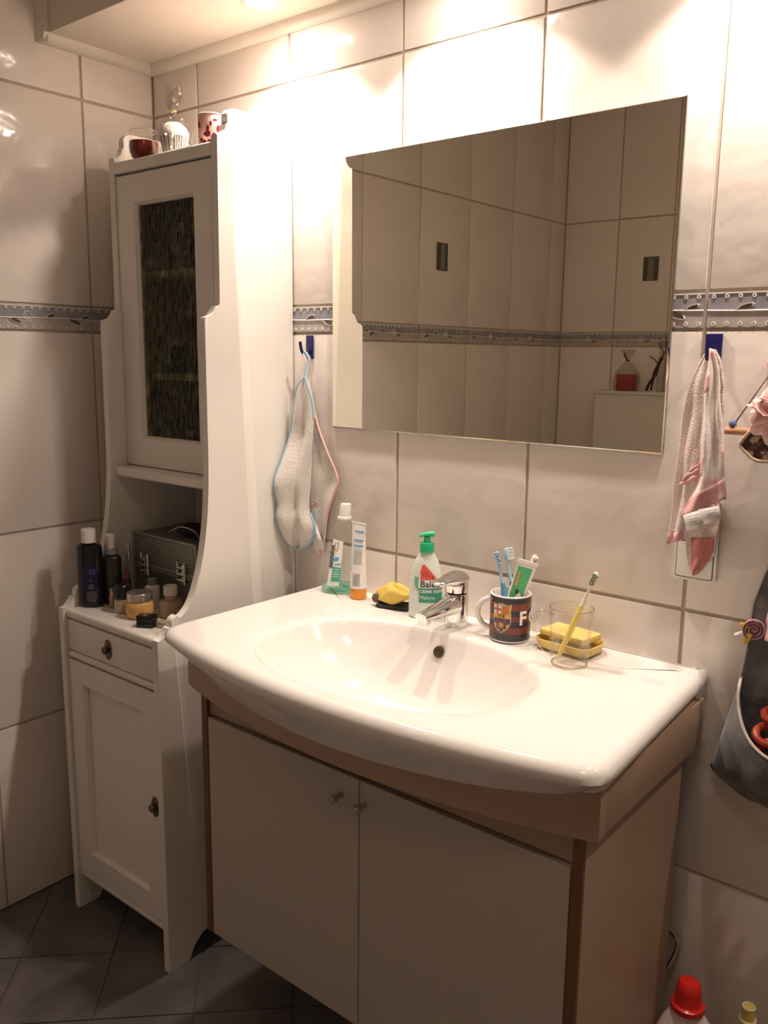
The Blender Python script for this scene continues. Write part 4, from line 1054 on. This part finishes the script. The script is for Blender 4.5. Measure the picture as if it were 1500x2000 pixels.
for q in (((1334, 1006), (1370, 995), (1373, 1030), (1341, 1036)), ((1364, 995), (1404, 988), (1409, 1013), (1377, 1025))):
    b = B(); b.face(b.verts([tuple(at(*p, -.052)) for p in q])); tg = obj('care_tag', b, 'tag_white', t, world=True, solid=.0008)
    b = B()
    for i in range(4):
        k = .2+.18*i; pa_ = [at(*p, -.0528) for p in q]; l = pa_[0].lerp(pa_[3], k); r = pa_[1].lerp(pa_[2], k)
        b.tube([tuple(l.lerp(r, .2+.05*(i % 2))), tuple(l.lerp(r, .85-.1*(i % 3)))], .0004, 4)
    obj('tag_print', b, 'ink_soft', tg, world=True)
# socket plate behind the towel
t = thing('switch_plate', 'white double switch plate on the tiles behind the pink towel', 'switch', (1.3815, -.0004, .946))
b = B(); b.prism([(p[0]+1.3815, p[1]+1.0125) for p in rrect(.0335, .0665, .005)], 'y', -.0085, -.0004, .0015); obj('frame', b, 'white_plastic', t, world=True)
for zc in (.9805, 1.0445):
    b = B(); b.prism([(p[0]+1.3815, p[1]+zc) for p in rrect(.0285, .0285, .003)], 'y', -.0115, -.0087, .0012); r_ = obj('rocker', b, 'white_plastic', t, world=True)
    b = B(); b.tube([(1.3815+p[0], -.0088, zc+p[1]) for p in rrect(.0295, .0295, .003)], .0007, 5, close=True); obj('gap_line', b, 'brass_dark', r_, world=True)

# ------------------------------------------------------------------ hanging things at the right
t = thing('hanging_ornament', 'small bark ornament on a wooden dowel hung by dark string', 'ornament', (1.478, -.03, 1.15))
b = B(); b.tube([(1.418, -.024, 1.1905), (1.538, -.024, 1.1905)], .0058, 12); obj('dowel', b, 'dowel', t, world=True)
b = B(); b.tube([(1.429, -.024, 1.199), (1.4785, -.012, 1.288), (1.527, -.024, 1.199)], .0012, 6); obj('string', b, 'string_dark', t, world=True)
for x in (1.428, 1.528):
    b = B(); m = [(.0, -.006), (.005, -.003), (.006, 0), (.005, .003), (0, .006)]; b.lathe(m, 14, (x, -.024)); b.xform(Matrix.Translation((0, 0, 1.2008))); obj('bead', b, 'bead_blue', t, world=True)
b = B(); n = 26
pl = [(1.485+.036*math.cos(a*2*PI/n)*(1+.05*math.sin(5*a)), 1.1745+.023*math.sin(a*2*PI/n)*(1+.08*math.sin(7*a+1))) for a in range(n)]
b.prism(pl, 'y', -.046, -.031, .002); obj('bark_disc', b, 'bark', t, world=True)
b = B(); b.tube([(p[0], -.046, p[1]) for p in pl], .0026, 6, close=True); obj('bark_rim', b, 'wood_rim', t, world=True)
t = thing('suction_hook', 'pink round hook above the bath sponge at the right edge', 'hook', (1.4785, -.0004, 1.272))
b = B(); b.lathe([(0, 0), (.014, 0), (.0145, .003), (.011, .007), (0, .009)], 24); b.xform(Matrix.Translation((1.4785, -.0004, 1.290)) @ Matrix.Rotation(PI/2, 4, 'X')); obj('disc', b, 'pink_bright', t, world=True)
b = B(); b.tube(smooth_poly([(1.4785, -.008, 1.287), (1.4785, -.016, 1.283), (1.4785, -.018, 1.290)], 10), .002, 8); obj('prong', b, 'pink_bright', t, world=True)
# mesh bath sponge
LC = Vector((1.515, -.080, 1.222))
t = thing('bath_pouf', 'ruffled light pink mesh bath sponge at the right edge', 'bath sponge', tuple(LC))
b = B(); rnd = random.Random(3)
for k in range(30):
    ax = Vector((rnd.gauss(0, 1), rnd.gauss(0, 1), rnd.gauss(0, 1))).normalized(); q = ax.orthogonal().normalized(); w_ = ax.cross(q)
    a0 = rnd.uniform(0, 2*PI); span = rnd.uniform(1.2, 2.4); tilt = rnd.uniform(-.8, .8); rows = []; fr = rnd.uniform(2.5, 4.5); ph = rnd.uniform(0, 6)
    for i in range(5):
        rr = .012+.030*i/4; row = []
        for j in range(22):
            a = a0+span*j/21; u_ = (q*math.cos(a)+w_*math.sin(a)); wob = .011*(i/4)**1.3*math.sin(fr*a+ph)
            p = LC+u_*(rr+.004*math.sin(2*fr*a)*(i/4))+ax*(wob+tilt*rr*.55); row.append(tuple(p))
        rows.append(row)
    b.grid(rows)
o = obj('ruffles', b, 'loofah', t, world=True, solid=.0005, ang=180); o['kind'] = 'stuff'
b = B(); b.tube([tuple(LC+Vector((0, 0, .01))), (1.495, -.045, 1.262), (1.4785, -.0195, 1.2905)], .001, 5); obj('cord', b, 'bow_pink', t, world=True)

# grey net bag
BX, BY0 = 1.575, -.02
t = thing('toy_net_bag', 'grey mesh toy bag hanging on the wall with an open front', 'bag', (BX, BY0, .625))
def bag_half(z):
    pts = [(.60, .060), (.62, .105), (.645, .140), (.66, .138), (.70, .129), (.75, .117), (.80, .106), (.86, .099), (.93, .096), (.99, .080), (1.05, .045), (1.12, .010)]
    for (za, ha_), (zb, hb_) in zip(pts, pts[1:]):
        if za <= z <= zb: return ha_+(hb_-ha_)*(z-za)/(zb-za)
    return pts[0][1] if z < .6 else .01
def bag_bottom(x): return .606 + .50*max(0, abs(x-BX)-.05)**1.1
b = B(); rows = []
for i in range(30):
    row = []
    for j in range(25):
        s_ = -1+2*j/24; z = 1.12-(1.12-.612)*i/29; x = BX+s_*bag_half(z); row.append((x, -.012-.004*abs(math.sin(s_*5))*min(1, i/8), max(z, bag_bottom(x))))
    rows.append(row)
b.grid(rows); obj('back_sheet', b, 'net_grey', t, world=True, solid=.0012, ang=80)
b = B(); rows = []
def rim_z(s_): return .722 + .085*(abs(s_)**3.0)
rim = []
for j in range(41):
    s_ = -1+2*j/40; rim.append(s_)
for i in range(24):
    row = []
    for s_ in rim:
        zt = rim_z(s_); zb = .614; z = zt+(zb-zt)*i/23
        x = BX+s_*bag_half(z); d_ = .085*math.cos(s_*PI/2)**.6*math.sin(min(1, .55+.45*(1-i/23))*PI/2)*(1-(i/23)**3*.8)
        fold = .006*math.sin(s_*16+.8*i/6)*(i/23)*(1-abs(s_))
        row.append((x, -.016-d_-fold, max(z, bag_bottom(x))))
    rows.append(row)
b.grid(rows); obj('front_pouch', b, 'net_grey', t, world=True, solid=.0012, ang=80)
trim('rim', rows[0], .0026, 'net_rim', t)
for s_ in (-1, 1):
    pts = [(BX+s_*(bag_half(z)+.001), -.0185, z) for z in (1.12, 1.05, .99, .93, .86, .81)]
    trim('side_cord', pts, .0016, 'net_rim', t)
trim('hanging_loop', smooth_poly([(BX-.008, -.013, 1.118), (BX-.012, -.010, 1.14), (BX, -.008, 1.156), (BX+.012, -.010, 1.14), (BX+.008, -.013, 1.118)], 20), .0018, 'net_rim', t)
t = thing('bag_hook', 'small white hook carrying the grey mesh bag', 'hook', (BX, -.0004, 1.135))
b = B(); b.box(BX-.012, BX+.012, -.0045, -.0004, 1.135, 1.180, .0015); obj('plate', b, 'white_plastic', t, world=True)
b = B(); b.tube(smooth_poly([(BX, -.004, 1.156), (BX, -.010, 1.151), (BX, -.015, 1.156), (BX, -.015, 1.163)], 12), .0022, 8); obj('prong', b, 'white_plastic', t, world=True)
for i, (x, y, z, r, rx_, rz_, lb) in enumerate(((1.527, -.055, .742, .0175, .5, .3, 'orange-red rubber ring on top, nearest the bag\'s left edge'), (1.536, -.074, .722, .019, .9, -.4, 'orange-red rubber ring tilted in the middle of the bag'),
                                            (1.532, -.036, .766, .0175, .3, .8, 'orange-red rubber ring highest at the back of the bag'), (1.585, -.055, .745, .022, .7, .1, 'orange-red rubber ring farthest right in the bag'),
                                            (1.574, -.055, .695, .024, .2, .4, 'orange-red rubber ring lying lowest inside the bag'))):
    b = B(); b.tube([(r*math.cos(a*PI/14), r*math.sin(a*PI/14), 0) for a in range(28)], .0062, 9, close=True); b.xform(Matrix.Rotation(rz_, 4, 'Z') @ Matrix.Rotation(rx_, 4, 'X'))
    o = obj('toy_ring', b, 'toy_orange'); o.location = (x, y, z); tag(o, lb, 'toy', 'rubber rings in the mesh bag')
# lollipop clip
t = thing('hair_clip', 'lollipop-shaped hair clip with yellow bow clipped to the mesh bag', 'hair clip', (1.513, -.030, .918))
LCc = at(1472, 1229, -.042)
b = B(); b.lathe([(0, 0), (.0155, 0), (.0165, .0015), (.0155, .004), (0, .0045)], 28); mt4 = Matrix.Translation(LCc) @ Matrix.Rotation(math.radians(20), 4, 'Z') @ Matrix.Rotation(PI/2, 4, 'X'); b.xform(mt4); obj('candy_disc', b, 'lolli_pink', t, world=True)
b = B(); b.tube([((.002+.0135*i/60)*math.cos(i*.28), (.002+.0135*i/60)*math.sin(i*.28), .0046) for i in range(61)], .0013, 5); b.xform(mt4); obj('spiral', b, 'lolli_dark', t, world=True)
s0, s1 = at(1436, 1241, -.043), at(1458, 1234, -.043)
b = B(); b.tube([tuple(s0), tuple(s1)], .0034, 8); obj('stick', b, 'print_white', t, world=True)
for q in (((1460, 1232), (1443, 1221), (1448, 1214), (1466, 1224)), ((1460, 1234), (1448, 1252), (1462, 1258), (1470, 1240))):
    b = B(); b.prism([(at(*p, -.046).x, at(*p, -.046).z) for p in q], 'y', -.050, -.046, .0008); obj('bow_wing', b, 'bow_yellow', t, world=True)
# pink ribbon bow and printed cloth at the edge of the frame
t = thing('fabric_bow', 'pink fabric bow next to the lollipop hair clip', 'bow', (1.545, -.05, .90))
bc = Vector((1.545, -.048, .916))
for s_ in (-1, 1):
    b = B(); rows = []
    for i in range(11):
        q = i/10; hw = .006+.019*math.sin(q*PI*.62); rows.append([(bc.x+s_*.036*q, bc.y-.008*math.sin(q*PI)-.004*math.cos(k*1.2), bc.z+hw*(k-4)/4+.006*q*s_) for k in range(9)])
    b.grid(rows); obj('loop', b, 'bow_pink', t, world=True, solid=.003, ang=80)
b = B(); b.lathe([(0, -.009), (.006, -.007), (.0075, 0), (.006, .007), (0, .009)], 14); b.xform(Matrix.Translation((bc.x, bc.y-.006, bc.z))); obj('knot', b, 'bow_pink', t, world=True)
t = thing('printed_cloth', 'white cloth with black grid print tucked behind the pink bow', 'cloth', (1.56, -.038, .80))
b = B(); rows = []
for i in range(16):
    q = i/15; z = .912-.125*q; xl = 1.520+.034*q**1.4; xr = 1.605-.01*q; rows.append([(xl+(xr-xl)*k/12, -.030-.012*math.sin(k/12*PI)-.003*math.sin(k*1.3+q*3), z) for k in range(13)])
b.grid(rows); obj('cloth', b, 'print_white', t, world=True, solid=.0015, ang=80)
b = B()
for i in (4, 8, 11): b.tube([(p[0], p[1]-.0016, p[2]) for p in rows[i]], .0010, 4)
for k in (2, 5, 8): b.tube([(r[k][0], r[k][1]-.0016, r[k][2]) for r in rows[4:14]], .0010, 4)
obj('grid_print', b, 'ink', t, world=True)

# bottles on the floor at the right
t = thing('softener_bottle', 'pale pink softener bottle with red cap on the floor beside the vanity', 'bottle', (1.458, -.105, .0004), math.radians(20))
b = B(); b.lathe([(.044, 0), (.050, .004), (.051, .02), (.051, .14), (.050, .19), (.046, .224), (.037, .248), (.027, .264), (.021, .270)], 36, sy=.7); obj('body', b, 'softener', t)
b = B(); b.lathe([(.0215, .269), (.0235, .271), (.0240, .277), (.0230, .281), (.0215, .284), (.0200, .304), (.0180, .316), (.014, .321), (0, .323)], 30); obj('cap', b, 'cap_red', t)
b = B(); b.lathe([(.0235, .272), (.0265, .274), (.0265, .282), (.0230, .284)], 30); obj('cap_ring', b, 'cap_red', t)
t = thing('yellow_bottle', 'yellow bottle with ribbed cap on the floor at the right edge', 'bottle', (1.549, -.105, .0004), 0)
t.scale = (.8, .8, 1.06); t.rotation_euler = (0, 0, math.radians(10))
b = B(); b.lathe([(.036, 0), (.041, .004), (.042, .02), (.042, .16), (.036, .20), (.022, .235), (.016, .245)], 30, sy=.75); obj('body', b, 'bottle_yellow', t)
b = B(); b.lathe([(.0165, .246), (.018, .247), (.018, .262), (.0150, .265), (.0150, .284), (.0120, .287), (.0120, .304), (.009, .307), (0, .308)], 24); obj('cap', b, 'bottle_yellow', t)
for z, r in ((.2632, .0178), (.2852, .0148), (.3055, .0112)):
    b = B(); b.tube([(r*math.cos(a*PI/10), r*math.sin(a*PI/10), z) for a in range(20)], .0016, 6, close=True); obj('cap_ridge', b, 'cream_plastic', t)
b = B(); b.tube(smooth_poly([(1.385, -.012, .33), (1.405, -.014, .315), (1.400, -.02, .28), (1.386, -.03, .245), (1.382, -.04, .20), (1.385, -.045, .10), (1.39, -.045, .012)], 36), .0042, 8)
o = obj('water_hose', b, 'steel', origin=(1.385, -.03, .012)); tag(o, 'thin braided hose along the wall behind the vanity side', 'hose')

# ------------------------------------------------------------------ far side of the room, seen in the mirror
b = B(); b.box(.243, .90, RY, -1.985, .0, 1.150, .002); struct(obj('wall_ledge', b, 'ledge', smooth=False))
b = B(); b.box(.236, .905, RY, -1.978, 1.150, 1.163, .002); struct(obj('trim_4', b, 'ledge', smooth=False))
LZ = 1.1634
t = thing('gift_soap', 'red gift box in tied cellophane on the ledge, seen in the mirror', 'gift', (.350, -2.045, LZ))
b = B(); b.box(-.035, .035, -.025, .025, 0, .066, .003); obj('box', b, 'gift_red', t)
b = B(); n = 32; rows = []
for q, (r, z) in enumerate(((.050, 0.0004), (.054, .03), (.052, .066), (.035, .095), (.008, .118), (.006, .124), (.022, .145), (.034, .166))):
    rows.append([(r*(1+.08*math.sin(5*a*2*PI/n+q))*math.cos(a*2*PI/n), r*.75*(1+.08*math.cos(6*a*2*PI/n+q))*math.sin(a*2*PI/n), z) for a in range(n)])
b.grid(rows, True); obj('cellophane', b, 'cellophane', t, ang=40)
b = B(); b.tube([(.008*math.cos(a*PI/8), .008*math.sin(a*PI/8), .121) for a in range(16)], .0022, 6, close=True); b.tube([(0, .008, .121), (-.012, .012, .150)], .003, 6); obj('bow', b, 'twig', t)
t = thing('dried_branch', 'dark twisted dried branch on the ledge, seen in the mirror', 'dried plant', (.455, -2.045, LZ))
b = B(); b.tube(smooth_poly([(-.018, 0, .004), (-.006, .006, .03), (.016, 0, .07), (.022, -.006, .105), (.038, 0, .135)], 24), [.0062]*25, 8); obj('stem', b, 'twig', t)
b = B(); b.tube(smooth_poly([(.0, 0, .004), (.004, -.006, .04), (.010, .004, .075), (.026, 0, .112)], 24), .0045, 8); obj('stem', b, 'twig', t)
b = B(); b.tube(smooth_poly([(.024, 0, .105), (.010, 0, .125), (-.014, 0, .138)], 12), .0022, 6); b.tube(smooth_poly([(.036, 0, .130), (.040, 0, .16), (.020, .005, .19)], 12), .0018, 6); b.tube(smooth_poly([(.036, 0, .130), (.052, 0, .17), (.050, .005, .22)], 12), .0018, 6); obj('twigs', b, 'twig', t)
b = B(); b.lathe([(.0, .0), (.022, 0.0004), (.026, .01), (.026, .11), (.020, .16), (.024, .20)], 20, (.045, .0), sy=.5, cap=False); obj('cellophane_sleeve', b, 'cellophane', t)
def picture(label, loc, rot):
    t = thing('picture_tile', label, 'picture tile', loc, rot)
    b = B(); b.box(-.032, .032, -.004, -.0004, 0, .094, .0008); obj('plaque', b, 'picture_dark', t)
    b = B(); b.box(-.012, .012, -.0052, -.0041, .004, .090, .0004); obj('centre_band', b, 'picture_mid', t)
picture('small dark decorative plaque on the left wall, seen in the mirror', (.0, -1.220, 1.592), PI/2)
picture('small dark decorative plaque above the ledge, seen in the mirror', (.392, RY, 1.603), PI)
